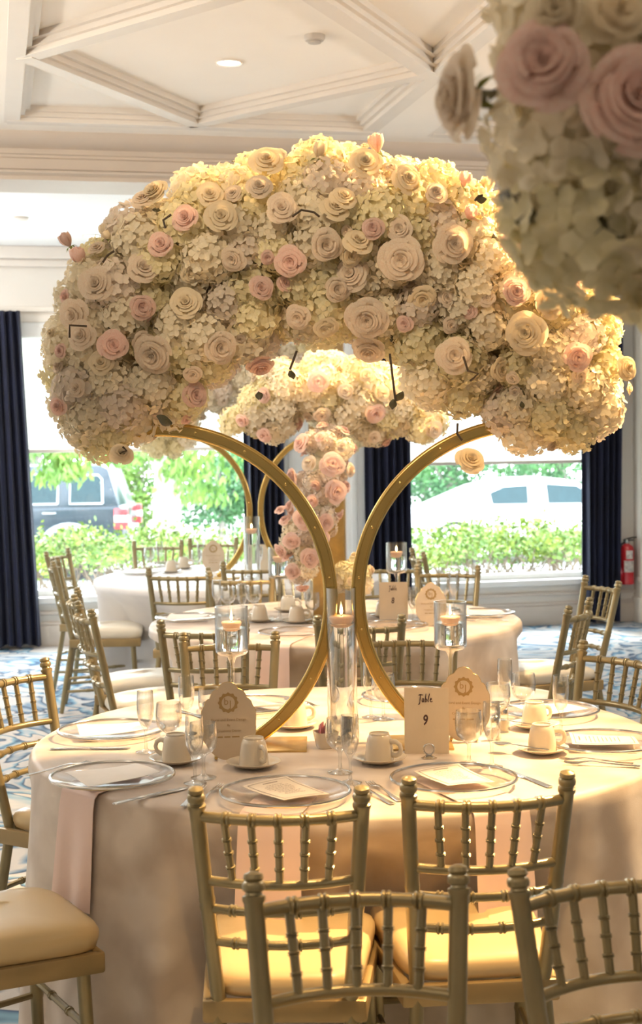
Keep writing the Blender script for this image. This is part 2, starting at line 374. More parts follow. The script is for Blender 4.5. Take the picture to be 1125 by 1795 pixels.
def rib(mb, a, b, w=.5):
    RIBN[0] += 1; dz = .0009*(RIBN[0] % 7)
    a = Vector(a); b = Vector(b); d = b-a; L = d.length; an = math.atan2(d.y, d.x); c = (a+b)/2
    for ww, z0 in ((.085, C_MAIN-.012), (.135, C_MAIN+.012), (.19, C_MAIN+.036)):
        mb.box((c.x, c.y, (z0+dz+ZP)/2+.004), (L+ww*.6, ww, ZP-z0-dz), rz=an)
ti = 2
for (a, b) in coffers:
    e = .05
    L_, R__, T_, B_ = (a-HU+e, b), (a+HU-e, b), (a, b+HV-e), (a, b-HV+e)
    for p, q in ((L_, T_), (T_, R__), (R__, B_), (B_, L_)):
        mb = MB(); rib(mb, p, q); o = mb.build('diamond_rib', 'trim', ceiling, smooth=False)
    for p, q in (((a-HU, b-HV), (a-HU, b+HV)), ((a+HU, b-HV), (a+HU, b+HV)), ((a-HU, b-HV), (a+HU, b-HV)), ((a-HU, b+HV), (a+HU, b+HV))):
        mb = MB(); rib(mb, p, q); mb.build('frame_rib', 'trim', ceiling, smooth=False)
# far wall mouldings, window parts
mb = MB()
for z0, z1, d in ((3.12, 3.22, .10), (3.06, 3.12, .05)): wbox(mb, S_L, S_R, z0, z1, T_WALL-d, T_WALL+.01)
struct(mb.build('trim_2', 'trim', rot=ROT, bevel=.012))
mb = MB(); wbox(mb, S_L, S_R, 2.70, 2.745, T_WALL-.05, T_WALL+.01); wbox(mb, S_L, S_R, 2.62, 2.70, T_WALL-.02, T_WALL+.01)
struct(mb.build('trim_3', 'white', rot=ROT, bevel=.006))
mb = MB()
for z0, z1, d in ((0, .17, .035), (.17, .20, .022), (.255, .285, .03)): wbox(mb, S_L, S_R, z0, z1, T_WALL-d, T_WALL+.01)
struct(mb.build('baseboard_far', 'wainscot', rot=ROT, bevel=.006))
for i, (s0, s1) in enumerate(WS):
    e = bpy.data.objects.new('window_%d' % (i+1), None); COL.objects.link(e); e.location = R2W(s0, T_WALL); e.rotation_euler = ROT; struct(e)
    w = s1-s0
    def wp(name, m, boxes, bevel=.004):
        mb = MB()
        for (a, b, z0, z1, t0, t1) in boxes: mb.box(((a+b)/2, (t0+t1)/2, (z0+z1)/2), (b-a, t1-t0, z1-z0))
        return mb.build(name, m, e, bevel=bevel, smooth=False)
    wp('window_sill', 'frame', [(-.05, w+.05, Z_SILL-.05, Z_SILL, -.05, .25)])
    fr = [(0, .06, Z_SILL, Z_HEAD, .08, .16), (w-.06, w, Z_SILL, Z_HEAD, .08, .16), (0, w, Z_SILL, Z_SILL+.05, .08, .16), (0, w, Z_HEAD-.06, Z_HEAD, .08, .16)]
    wp('window_frame', 'frame', fr)
    wp('window_pane', 'pane', [(.06, w-.06, Z_SILL+.05, Z_HEAD-.06, .115, .121)], bevel=0)
    zb = 1.60 if i < 2 else 1.44
    wp('roller_shade', 'shade', [(.02, w-.02, zb, Z_HEAD-.08, .03, .033)], bevel=0)
    wp('shade_bar', 'trim', [(.02, w-.02, zb-.03, zb, .02, .045)])
    wp('shade_cassette', 'frame', [(0, w, Z_HEAD-.12, Z_HEAD, -.01, .07)])
    cz = .10
    wp('window_casing', 'white', [(-cz, 0, Z_SILL, Z_HEAD+.08, -.03, 0), (w, w+cz, Z_SILL, Z_HEAD+.08, -.03, 0)])
# pier between the windows: honey wood panel with pale casings
sa, sb, sc_, sd = swall(497), swall(540), swall(603), swall(640)
mb = MB(); wbox(mb, sa, sb, 0, 2.62, T_WALL-.03, T_WALL+.01); wbox(mb, sa+.03, sb-.03, .3, 2.5, T_WALL-.045, T_WALL); struct(mb.build('trim_4', 'frame', rot=ROT, bevel=.006))
mb = MB(); wbox(mb, sb, sc_, 0, 2.62, T_WALL-.02, T_WALL+.01); struct(mb.build('trim_5', 'wood', rot=ROT))
mb = MB(); wbox(mb, sc_, sd+.12, 0, 2.62, T_WALL-.06, T_WALL+.01); wbox(mb, sc_+.04, sc_+.09, 0, 2.62, T_WALL-.075, T_WALL); struct(mb.build('trim_6', 'frame', rot=ROT, bevel=.006))
se = swall(1110)
mb = MB(); wbox(mb, se, se+.5, 0, 3.06, T_WALL-.14, T_WALL+.01); wbox(mb, se-.02, se+.52, 0, .22, T_WALL-.16, T_WALL); wbox(mb, se-.015, se+.515, .36, .40, T_WALL-.155, T_WALL); struct(mb.build('trim_7', 'white', rot=ROT, bevel=.008))
# curtains
def curtain(px0, px1, label, flare=0., z0=.03, z1=2.70, t=T_WALL-.14, n=7):
    s0, s1 = swall(px0, t), swall(px1, t); w = s1-s0
    def fn(u, v):
        z = z0+(z1-z0)*v; ww = w*(1+flare*(1-v)); a = u*n*2*PI
        return (u*ww, .045*math.sin(a)*(1.05-.25*v)+.012*math.sin(a*2.3+1), z+.01*math.sin(a*.5)*(1-v))
    o = MB().grid(fn, n*14, 10).build('curtain', 'curtain', None, loc=R2W(s0, t), rot=ROT, solid=.006, ang=80)
    return tag(o, label, 'curtain', 'floor length navy curtains')
curtain(-70, 41, 'navy curtain at the far left edge of the left window, partly cut by the frame', .22, n=8)
curtain(428, 497, 'navy curtain at the right side of the left window, behind the pink flower cascade', .0, n=6)
curtain(640, 719, 'navy curtain at the left side of the window showing the white car', .0, n=6)
curtain(1021, 1092, 'navy curtain between the white car window and the red fire extinguisher', -.12, n=6)

# ------------------------------------------------------------------ chiavari chairs
def post_at(z):
    if z < .44:
        k = z/.44; return (.168-.026*k, -.262+.075*k)
    k = (z-.44)/.455; return (.142+.030*k, -.187-.098*k)
def ring_path(a, b, n, rings, r0, rr, bow=None):
    """points and radii along a rail with paired bamboo rings at the given fractions"""
    ts = sorted(set([i/n for i in range(n+1)]+[t+d for t in rings for d in (-.028, -.02, -.008, 0, .008, .02, .028)]))
    pts, rad = [], []
    for t in ts:
        if t < 0 or t > 1: continue
        p = Vector(a).lerp(Vector(b), t)
        if bow: p = p+Vector(bow)*(1-(2*t-1)**2)
        pts.append(p); r = r0
        for q in rings:
            d = abs(t-q)
            if d < .001: r = r0*.98
            elif .006 < d < .022: r = rr
        rad.append(r)
    return pts, rad
def make_chair(seat_mat):
    t = thing('chiavari_chair', 'x', 'chair')
    for s in (-1, 1):
        pts, rad = [], []
        for z in (0, .015, .12, .19, .20, .21, .22, .23, .33, .44, .56, .66, .668, .676, .684, .692, .78, .855, .885):
            x, y = post_at(z); pts.append((s*x, y, z)); r = .0165
            if z < .02: r = .013
            if z in (.20, .22, .668, .684): r = .0182
            rad.append(r)
        x, y = post_at(.885)
        for z, r in ((.890, .0195), (.897, .0195), (.899, .015), (.903, .0135), (.906, .0185), (.913, .0195), (.918, .018), (.921, .014), (.925, .0175), (.932, .0155), (.936, .006)):
            pts.append((s*x, y-.0021*(z-.885)*100, z)); rad.append(r)
        MB().tube(pts, rad, 12).build('back_post', 'chair', t)
        pts = [(s*.178, .178, .45), (s*.180, .185, .30), (s*.180, .188, .245), (s*.180, .188, .235), (s*.180, .188, .225), (s*.182, .192, .1), (s*.184, .196, 0)]
        MB().tube(pts, [.017, .0165, .0165, .0185, .0165, .015, .012], 12).build('leg', 'chair', t)
    def rail(name, z, r, rings, bow=-.045, ins=.004):
        x, y = post_at(z); p, q = ring_path((-x+ins, y, z), (x-ins, y, z), 14, rings, r, r*1.32, (0, bow, 0))
        MB().tube(p, q, 10).build(name, 'chair', t)
    rail('back_rail', .872, .0118, [.18, .34, .5, .66, .82])
    rail('back_rail', .728, .0105, [.2, .5, .8] and [])
    rail('back_rail', .664, .0100, [.17, .38, .62, .83], -.04)
    rail('back_rail', .588, .0100, [.17, .38, .62, .83], -.035)
    for k in range(5):
        f = -.66+.33*k
        xa, ya = post_at(.872); xb, yb = post_at(.728)
        a = (xa*f, ya-.045*(1-f*f), .866); b = (xb*f*.94, yb-.045*(1-f*f), .732)
        p, q = ring_path(a, b, 4, [.30, .52, .76], .0082, .0108)
        MB().tube(p, q, 8).build('spindle', 'chair', t)
    # seat frame, a trapezoid of four rails
    f = MB(); zc = .427; hh = .05
    P = [(-.165, -.195), (.165, -.195), (.196, .215), (-.196, .215)]
    for i in range(4):
        a, b = Vector((*P[i], zc)), Vector((*P[(i+1) % 4], zc)); d = b-a
        f.box((a+b)/2, (d.length+.02, .024, hh), rz=math.atan2(d.y, d.x))
    f.build('seat_frame', 'seat_frame', t, bevel=.006)
    lv = [(.90, .445), (.99, .455), (1.02, .468), (1.02, .482), (.985, .495), (.90, .5045), (.70, .510), (.35, .512)]
    vs = []; nn = 40
    for sc, z in lv:
        for k in range(nn):
            a = 2*PI*k/nn; c, s = math.cos(a), math.sin(a)
            e = .34; x = math.copysign(abs(c)**e, c); y = math.copysign(abs(s)**e, s)
            hw = .182+.022*y
            vs.append((x*hw*sc, (y*.212*sc)+.022, z+(.012*(1-y*y)+.010*(y+1)*.5)*(1 if z > .46 else 0)))
    fs = [(i*nn+k, i*nn+(k+1) % nn, (i+1)*nn+(k+1) % nn, (i+1)*nn+k) for i in range(len(lv)-1) for k in range(nn)]+[tuple(range((len(lv)-1)*nn, len(lv)*nn)), tuple(range(nn))[::-1]]
    MB().add(vs, fs).build('seat', seat_mat, t, ang=80)
    for a, b in (((-.178, .186, .235), (-.155, -.226, .21)), ((.178, .186, .235), (.155, -.226, .21)), ((-.178, .187, .27), (.178, .187, .27)), ((-.156, -.222, .25), (.156, -.222, .25)), ((-.178, .186, .15), (-.16, -.24, .13)), ((.178, .186, .15), (.16, -.24, .13))):
        p, q = ring_path(a, b, 3, [.33, .67], .009, .0118)
        MB().tube(p, q, 8).build('stretcher', 'chair', t)
    return Proto(t)
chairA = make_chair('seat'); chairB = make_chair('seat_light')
CHAIRS = []
def chair(px, d, face, label, ivory=False, group='gold chiavari chairs at the tables'):
    """px: picture column of the middle of the top rail, d: its distance; face: the way the sitter looks"""
    X = (px-562.5)/F_PX*d; fx, fy = face; L = math.hypot(fx, fy); fx /= L; fy /= L
    rz = math.atan2(-fx, fy)
    CHAIRS.append((X+fx*.283, d+fy*.283, fx, fy))
    (chairB if ivory else chairA).place((X+fx*.283, d+fy*.283, 0), rz, label, group)
chair(617, 2.43, (.075, -1), 'gold chiavari chair in the near foreground with only its tilted back showing')
chair(1072, 2.47, (.30, -1), 'gold chiavari chair in the near foreground cut off by the right edge of the photo')
chair(481, 3.04, (.03, 1), 'gold chair, back to the viewer, below the printed menu nearest the viewer')
chair(851, 3.13, (-.10, 1), 'gold chair, back to the viewer, below the table number card')
chair(15, 4.77, (.88, -.48), 'gold chair at the left edge of the photo above the blue carpet')
chair(-262, 3.36, (.86, .50), 'gold chair at the lower left corner, only its padded seat and leg showing')
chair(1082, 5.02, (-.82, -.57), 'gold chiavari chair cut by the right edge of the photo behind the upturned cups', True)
chair(398, 5.52, (.02, -1), 'gold chair behind the left scalloped sign, facing the viewer')
chair(713, 5.55, (-.05, -1), 'gold chair behind the number nine card, facing the viewer')
chair(352, 5.92, (.12, 1), 'gold chair, back to the viewer, at the flower tree table, behind the left candle glass')
chair(628, 6.02, (0, 1), 'gold chair, back to the viewer, behind the tall cylinder vase')
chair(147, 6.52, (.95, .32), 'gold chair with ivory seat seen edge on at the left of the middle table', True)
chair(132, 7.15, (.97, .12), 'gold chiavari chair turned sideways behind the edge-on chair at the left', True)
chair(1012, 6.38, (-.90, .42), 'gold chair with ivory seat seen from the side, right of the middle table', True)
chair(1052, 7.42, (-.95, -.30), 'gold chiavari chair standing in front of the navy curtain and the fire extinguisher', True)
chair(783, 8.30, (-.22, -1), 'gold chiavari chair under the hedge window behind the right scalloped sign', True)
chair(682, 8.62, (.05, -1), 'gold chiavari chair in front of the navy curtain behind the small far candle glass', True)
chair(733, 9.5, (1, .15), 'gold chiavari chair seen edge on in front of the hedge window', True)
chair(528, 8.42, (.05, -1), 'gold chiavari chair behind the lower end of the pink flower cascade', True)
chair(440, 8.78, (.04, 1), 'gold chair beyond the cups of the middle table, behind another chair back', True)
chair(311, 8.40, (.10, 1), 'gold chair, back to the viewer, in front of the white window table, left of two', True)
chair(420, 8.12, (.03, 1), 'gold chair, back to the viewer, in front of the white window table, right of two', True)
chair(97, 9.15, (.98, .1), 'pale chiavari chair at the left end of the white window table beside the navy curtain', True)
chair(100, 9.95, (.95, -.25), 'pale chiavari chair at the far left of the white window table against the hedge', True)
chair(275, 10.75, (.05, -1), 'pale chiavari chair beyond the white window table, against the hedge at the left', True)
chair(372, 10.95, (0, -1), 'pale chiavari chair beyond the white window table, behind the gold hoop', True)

# ------------------------------------------------------------------ tables and cloths
def round_table(name_m, X, Y, Rr, label_t, label_c, folds=17, seed=1):
    rnd = random.Random(seed)
    t = thing('round_table', label_t, 'table', (X, Y, 0), 0)
    MB().lathe([(.0, .715), (Rr-.03, .715), (Rr-.02, .72), (Rr-.02, .74), (Rr-.03, .746), (0, .746)], 48).build('tabletop', 'wood', t)
    for k in range(4):
        a = PI/4+k*PI/2; MB().tube([(math.cos(a)*.5, math.sin(a)*.5, .715), (math.cos(a)*.58, math.sin(a)*.58, 0)], .014, 8).build('leg', 'black', t)
    ph = [rnd.uniform(0, 6.28) for _ in range(4)]
    prof = [(.0, .7615), (.5, .7613), (.85, .7610), (.95, .760), (.985, .7585), (1.0, .753), (1.006, .742), (1.01, .71), (1.02, .62), (1.03, .5), (1.04, .38), (1.05, .25), (1.06, .12), (1.065, .03), (1.07, .004)]
    seg = 300; mb = MB(); vs = []; fs = []
    dents = []
    for (cx, cy, fx, fy) in CHAIRS:
        ex, ey = cx+fx*.24-X, cy+fy*.24-Y; r_ = math.hypot(ex, ey)
        if r_ < Rr*1.12 and math.hypot(cx-X, cy-Y) < Rr+.45 and (ex*fx+ey*fy) < 0: dents.append((math.atan2(ey, ex), r_-.015))
    for r, z in prof:
        k = max(0, (.75-z)/.75)**.8
        for i in range(seg):
            a = 2*PI*i/seg
            w = math.sin(folds*a+ph[0]+1.2*math.sin(3*a+ph[1]))*.6+.35*math.sin(folds*1.9*a+ph[2])*.6+.4*math.sin(5*a+ph[3])
            rr = Rr*r*(1+.030*k*w)
            for da, dr in dents:
                dd = abs((a-da+PI) % (2*PI)-PI)*rr
                lim = dr+max(0, dd-.22)**1.0*1.1
                kz = min(1, max(0, (.72-z)/.16)); kz = kz*kz*(3-2*kz)
                if rr > lim: rr = rr+(lim-rr)*kz
            zz = z+(.0012*math.sin(9*a+ph[1])*r if z > .755 else 0)
            vs.append((rr*math.cos(a), rr*math.sin(a), zz))
    for j in range(len(prof)-1):
        for i in range(seg):
            i2 = (i+1) % seg; fs.append((j*seg+i, j*seg+i2, (j+1)*seg+i2, (j+1)*seg+i))
    o = mb.add(vs, fs).build('tablecloth', name_m, None, loc=(X, Y, 0), ang=80)
    tag(o, label_c, 'tablecloth')
TX, TY, TR = .07, 4.40, .93
ZT = .7615
round_table('cloth', TX, TY, TR, 'round banquet table under the near blush cloth, carrying the gold hoop arch', 'floor length blush patterned cloth on the nearest table, under the number nine card', 19, 3)
T2X, T2Y = .063, 7.30
round_table('cloth', T2X, T2Y, .91, 'round banquet table under the middle blush cloth, carrying the flower tree', 'blush patterned cloth on the middle table with the flower tree', 16, 5)
T3X, T3Y = -.53, 9.75
round_table('cloth_white', T3X, T3Y, .96, 'round banquet table under the white cloth by the left window', 'white satin cloth hanging in folds on the far table by the left window', 15, 9)

# ------------------------------------------------------------------ flowers
def rose_mesh(name, m, openness=1., seed=0):
    """tight spiral heart, then rows of cupped petals with rolled rims; flower facing +Z, outer radius about 1"""
    rnd = random.Random(seed); mb = MB()
    # petals in row, rim radius from/to, half width (rad), rim height from/to, roll of the rim, foot radius, foot height
    rows = [(9, .05, .30, 1.5, .93, .98, .02, .01, .45), (6, .36, .48, .95, .96, .90, .10, .20, .42), (6, .54, .68, .85, .86, .76, .20, .36, .36), (7, .78, .98, .72, .66, .46, .26, .50, .22)]
    a0 = rnd.uniform(0, 6)
    for ri, (n, r0, r1, hw, h0, h1, curl, rb, zb) in enumerate(rows):
        for i in range(n):
            t = i/max(1, n-1); a0 += (2.39996 if ri == 0 else 2*PI/n*(2 if n % 2 else 1)+(.0 if n % 2 or i != n//2 else .5))+rnd.uniform(-.15, .15)
            if ri in (1, 2): a0 += 2*PI/n*.5*(i % 2)
            rt = (r0+(r1-r0)*t)*(1 if ri < 2 else openness); h = h0+(h1-h0)*t+rnd.uniform(-.02, .02); cu = curl*openness*rnd.uniform(.75, 1.25)
            tw = rnd.uniform(-.04, .04)
            def fn(u, v):
                x = (u-.5)*2; a = a0+x*hw*(.75+.25*v)
                r = rb+(rt-cu*.5-rb)*v**.8+cu*max(0, v-.5)**1.5*2.6*(1-.35*x*x)+.03*x*(1-.5*v)
                z = zb+(h-zb)*(1-(1-v)**1.4)*(1-.10*abs(x)**2.4*v)-cu*max(0, v-.62)**1.3*1.7+tw*x*v
                return (r*math.cos(a), r*math.sin(a), z*.9)
            mb.grid(fn, 7 if ri else 6, 6)
        a0 += .6
    mb.lathe([(.04, -.03), (.16, .0), (.34, .10), (.60, .26), (.62, .34), (.45, .44), (.28, .52), (.12, .62), (.02, .80)], 12)
    return mb.mesh(name, m, ang=180)
def bud_mesh(name, m, seed=0):
    rnd = random.Random(seed); mb = MB()
    for i in range(9):
        t = i/8; a0 = i*2.39996; hw = 1.5-.3*t
        def fn(u, v):
            x = (u-.5)*2; a = a0+x*hw*(.7+.3*v)
            r = (.10+.46*t)*(math.sin(min(1, v*1.25)*PI*.5))*(1.02-.42*v**2*(1.15-t*.75))+.02
            return (r*math.cos(a), r*math.sin(a), 1.25*v*(1-.10*abs(x)**2)-.15*t*v)
        mb.grid(fn, 5, 6)
    return mb.mesh(name, m, ang=180)
def hyd_mesh(name, m, n=72, seed=0, pl=.26):
    rnd = random.Random(seed); mb = MB()
    for i in range(n):
        y = 1-1.72*(i+.5)/n; r = math.sqrt(max(0, 1-y*y)); a = i*2.39996
        nrm = Vector((r*math.cos(a), r*math.sin(a), y)).normalized()
        nrm = (nrm+Vector((rnd.uniform(-.3, .3), rnd.uniform(-.3, .3), rnd.uniform(-.3, .3)))).normalized()
        c = Vector((r*math.cos(a), r*math.sin(a), y))*rnd.uniform(.84, 1.0)
        u = nrm.orthogonal().normalized(); w = nrm.cross(u); a1 = rnd.uniform(0, 6.28); p = pl*rnd.uniform(.8, 1.15)
        for k in range(4):
            b = a1+k*PI/2; d = u*math.cos(b)+w*math.sin(b); e = nrm.cross(d)
            cup = rnd.uniform(-.02, .10)
            mid = c+d*p*.55-nrm*.01
            mb.add([c-nrm*.03, c+d*p*.5+e*p*.46+nrm*cup*.6, c+d*p*.95+e*p*.22+nrm*cup, c+d*p*.95-e*p*.22+nrm*cup, c+d*p*.5-e*p*.46+nrm*cup*.6, mid],
                   [(0, 1, 5), (1, 2, 5), (2, 3, 5), (3, 4, 5), (4, 0, 5)])
    # inner ball so that no gap shows through
    mb.lathe([(.02, .70), (.35, .60), (.60, .36), (.70, 0), (.60, -.36), (.30, -.62), (.02, -.68)], 10)
    return mb.mesh(name, m, smooth=True, ang=60)
ROSE = {c: [rose_mesh('rose', M['rose_'+c], o, i) for i, o in enumerate((1., .86, 1.08))] for c in ('white', 'pink', 'cream')}
BUD = {c: [bud_mesh('rosebud', M['rose_'+c], 3)] for c in ('white', 'pink', 'cream')}
HYD = {c: [hyd_mesh('hydrangea', M['hyd_'+c], 74, i) for i in range(3)] for c in ('white', 'green', 'pink')}
LEAF = MB().grid(lambda u, v: ((u-.5)*math.sin(PI*min(.98, v*.92+.06))*.75, v*1.0, .12*math.sin(PI*v)-.5*(u-.5)**2), 4, 6).mesh('leaf', 'leaf', ang=180)
def calyx_mesh():
    mb = MB().lathe([(.03, -.16), (.10, -.10), (.13, 0), (.10, .06)], 8)
    for k in range(5):
        a = k*2*PI/5
        mb.grid(lambda u, v: (math.cos(a)*(.1+.45*v)-(u-.5)*math.sin(a)*.22*math.sin(PI*(v*.85+.15)), math.sin(a)*(.1+.45*v)+(u-.5)*math.cos(a)*.22*math.sin(PI*(v*.85+.15)), .02+.25*v-.5*v*v), 2, 5)
    return mb.mesh('sepals', 'sepal', ang=180)
CALYX = calyx_mesh()
def aim_rot(nrm, roll):
    q = Vector(nrm).to_track_quat('Z', 'Y'); return (q @ Euler((0, 0, roll)).to_quaternion()).to_euler()
LBL = {'pink': 'blush pink rose', 'cream': 'pale yellow rose', 'white': None}
class Cloud:
    """flowers wrapped round a chain of foam balls; everything is a child of the arrangement"""
    def __init__(s, root, balls, seed, squash=1.):
        s.root = root; s.balls = [(Vector(c), r) for c, r in balls]; s.rnd = random.Random(seed); s.sq = squash
        s.used = []; s.roses = []
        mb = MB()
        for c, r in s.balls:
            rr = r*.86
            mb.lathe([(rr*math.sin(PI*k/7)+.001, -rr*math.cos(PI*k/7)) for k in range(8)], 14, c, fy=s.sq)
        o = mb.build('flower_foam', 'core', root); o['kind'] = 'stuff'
    def inside(s, p, f=.97):
        for c, r in s.balls:
            d = p-c
            if d.x**2+(d.y/s.sq)**2+d.z**2 < (r*f)**2: return True
        return False
    def sample(s, front=.68):
        while True:
            tot = sum(r*r for _, r in s.balls); x = s.rnd.uniform(0, tot)
            for c, r in s.balls:
                x -= r*r
                if x <= 0: break
            z = s.rnd.uniform(-1, 1); a = s.rnd.uniform(0, 2*PI); q = math.sqrt(1-z*z)
            n = Vector((q*math.cos(a), q*math.sin(a), z))
            if n.y > .35 and s.rnd.random() < front: continue
            p = c+Vector((n.x*r, n.y*r*s.sq, n.z*r))
            if not s.inside(p): return p, n
    def put(s, me, p, n, size, name, label=None, roll=None):
        o = obj(name, me, s.root, p, aim_rot(n, s.rnd.uniform(0, 6.28) if roll is None else roll), size)
        if label: o['label'] = label
        return o
    def front(s, X, Z):
        """front surface of the balls at that x, z"""
        best = None
        for c, r in s.balls:
            d2 = r*r-(X-c.x)**2-(Z-c.z)**2
            if d2 > 0:
                y = c.y-math.sqrt(d2)*s.sq
                if best is None or y < best[0]: best = (y, c, r)
        if best is None:
            b = min(s.balls, key=lambda q: math.hypot(q[0].x-X, q[0].z-Z)-q[1]); c, r = b
            d = Vector((X-c.x, -.15*r, Z-c.z)).normalized(); return Vector((X, c.y-.02, Z)), d
        y, c, r = best; p = Vector((X, y, Z)); d = p-c; d.y /= s.sq; return p, d.normalized()
    def rose_at(s, X, Z, dia, c, bud=False, lift=.052):
        p, n = s.front(X, Z); n = (n+Vector((0, -.55, .02))+Vector((s.rnd.uniform(-.2, .2), 0, s.rnd.uniform(-.2, .2)))).normalized()
        r = dia/2
        s.roses.append((p+n*.03, r))
        if bud:
            n2 = Vector((n.x*.6+s.rnd.uniform(-.3, .3), -.3, abs(n.z)+.5)).normalized()
            s.put(s.rnd.choice(BUD[c]), p+n*.035, n2, r*1.25, 'rosebud', {'pink': 'blush pink rosebud', 'cream': 'pale yellow rosebud'}.get(c))
            s.put(CALYX, p+n*.035, n2, r*1.2, 'sepals')
            c_ = min(s.balls, key=lambda q: (q[0]-p).length-q[1])[0]; MB().tube([c_, p.lerp(c_, .3), p+n*.035], .003, 6).build('stem', 'stem', s.root)
        else:
            s.put(s.rnd.choice(ROSE[c]), p+n*(lift-r*.1), n, r*1.04, 'rose', LBL[c])
    def fill(s, n_h, n_r, hs=.075, gap=.105, rs=(.022, .034), mix=('white', 'white', 'green', 'green', 'pink'), tries=6000, front=.68, rmix=('white', 'white', 'cream', 'pink'), bias=1):
        k = 0
        for _ in range(tries):
            if k >= n_h: break
            p, n = s.sample(front)
            if any((p-q).length < gap for q in s.used): continue
            s.used.append(p); k += 1
            c = s.rnd.choice(mix)
            s.put(s.rnd.choice(HYD[c]), p-n*hs*(.35+s.rnd.uniform(-.28, .22)), n, hs*s.rnd.uniform(.85, 1.15), 'hydrangea', {'green': 'pale green hydrangea head', 'pink': 'pale blush hydrangea head'}.get(c))
        k = 0
        for _ in range(tries):
            if k >= n_r: break
            p, n = s.sample(max(front, .8))
            r = s.rnd.uniform(*rs)
            if any((p-q).length < r+rq*1.02 for q, rq in s.roses): continue
            s.roses.append((p, r)); k += 1; c = s.rnd.choice(rmix)
            n = (n+Vector((0, -.3, .1))).normalized()
            s.put(s.rnd.choice(ROSE[c]), p+n*.032, n, r, 'rose', LBL[c])
    def leaves(s, n, size=.05):
        for _ in range(n):
            p, nn = s.sample(.8)
            d = (nn+Vector((s.rnd.uniform(-.8, .8), s.rnd.uniform(-.5, .2), s.rnd.uniform(-.8, .8)))).normalized()
            s.put(LEAF, p+nn*.03, d, size*s.rnd.uniform(.6, 1.1), 'leaf')
    def twig(s, pts, r=.0028):
        MB().tube(pts, r, 6).build('stem', 'stem', s.root)

# ---- the hoop stand, shared by the near and the far arch
def hoop_stand(root):
    Rh = .495
    for sx in (-1, 1):
        cx = sx*.535; cz = 1.19-ZT
        a_b = math.asin((-cz+.006)/Rh); a_t = R_(101)
        def P(an, y, r=Rh): return Vector((cx-sx*r*math.cos(an), y, cz+r*math.sin(an)))
        an = [a_b+(a_t-a_b)*i/54 for i in range(55)]
        h = obj('hoop', MB().tube([P(a, 0, Rh-.012) for a in an], .0092, 10).tube([P(a, 0, Rh+.012) for a in an], .0092, 10).mesh('hoop', M['gold']), root)
        mb = MB()
        for i in range(54):
            vs = [P(a, y, Rh+d) for a in (an[i], an[i+1]) for y in (-.012, .012) for d in (-.010, .010)]
            mb.add(vs, [(0, 2, 6, 4), (1, 5, 7, 3), (0, 4, 5, 1), (2, 3, 7, 6)])
        mb.build('hoop_web', 'gold', h)
        rv = MB().lathe([(.0045, -.001), (.004, .003), (.0005, .0045)], 8).mesh('rivet', M['gold'])
        for i in range(4, 54, 6):
            p = P(an[i], -.0125); o = obj('rivet', rv, h, p, (PI/2, 0, 0))
        bx = cx-sx*Rh*math.cos(a_b)
        MB().box((sx*.21, -.05, .003), (.19, .20, .006)).build('base_plate', 'gold_plate', root, bevel=.0015)
    return root
YA = 4.33
def world_ball(px, py, rpx, Y): 
    p = PY(px, py, Y); return p, rpx*Y/F_PX
arch = thing('floral_arch', 'ivory and blush flower cloud on two gold hoops on the nearest table', 'centrepiece', (.065, YA, ZT))
hoop_stand(arch)
A0 = Vector((.065, YA, ZT))
SP = [(188, 690, 115), (185, 610, 112), (222, 525, 120), (290, 460, 124), (370, 430, 135), (460, 408, 143), (555, 402, 148), (650, 402, 148), (740, 425, 145), (822, 470, 140), (890, 535, 136), (955, 600, 140), (990, 675, 118), (925, 705, 98), (800, 628, 100), (262, 668, 85), (330, 590, 112), (440, 520, 118), (560, 505, 112), (660, 510, 112), (740, 545, 112), (300, 700, 62)]
balls = []
for x, y, r in SP:
    p, rr = world_ball(x, y, r-30, YA); balls.append((p-A0, rr))
cl = Cloud(arch, balls, 11, .95)
def AX(px, py):
    p = PY(px, py, YA-.2)-A0; return p.x, p.z
RS = [(495, 290, 46, 'white'), (700, 325, 50, 'cream'), (760, 350, 44, 'white'), (255, 365, 40, 'white'), (1040, 520, 44, 'cream'), (985, 500, 40, 'pink'), (420, 440, 44, 'white'), (740, 500, 46, 'cream'), (281, 434, 50, 'pink'), (336, 391, 54, 'pink'), (513, 449, 50, 'pink'), (451, 506, 42, 'pink'), (237, 532, 52, 'pink'), (187, 607, 52, 'pink'), (444, 600, 58, 'pink'), (314, 691, 44, 'pink'), (112, 705, 38, 'pink'),
      (172, 504, 60, 'white'), (278, 607, 80, 'white'), (370, 602, 66, 'white'), (564, 427, 64, 'white'), (326, 542, 56, 'cream'), (238, 482, 52, 'white'), (235, 576, 44, 'white'), (173, 648, 44, 'cream'), (533, 538, 42, 'white'), (569, 552, 38, 'cream'), (583, 499, 52, 'white'), (286, 352, 60, 'cream'), (468, 300, 56, 'cream'), (451, 343, 44, 'white'), (386, 389, 52, 'cream'), (140, 545, 54, 'white'), (150, 588, 48, 'white'),
      (655, 403, 44, 'pink'), (708, 448, 72, 'white'), (706, 401, 46, 'white'), (783, 428, 68, 'white'), (623, 481, 64, 'white'), (650, 541, 74, 'white'), (655, 580, 58, 'white'), (577, 551, 36, 'cream'), (604, 536, 32, 'pink'), (899, 516, 56, 'pink'), (949, 526, 54, 'cream'), (934, 586, 72, 'cream'), (1007, 621, 46, 'pink'), (861, 641, 44, 'cream'), (798, 621, 58, 'white'), (878, 366, 40, 'cream'), (1068, 548, 46, 'cream'), (1088, 646, 44, 'cream'), (881, 436, 34, 'pink'), (600, 440, 46, 'cream'), (640, 300, 52, 'cream'), (365, 355, 46, 'cream'), (490, 375, 50, 'white')]
for x, y, d, c in RS: cl.rose_at(*AX(x, y), d*4.15/F_PX, c)
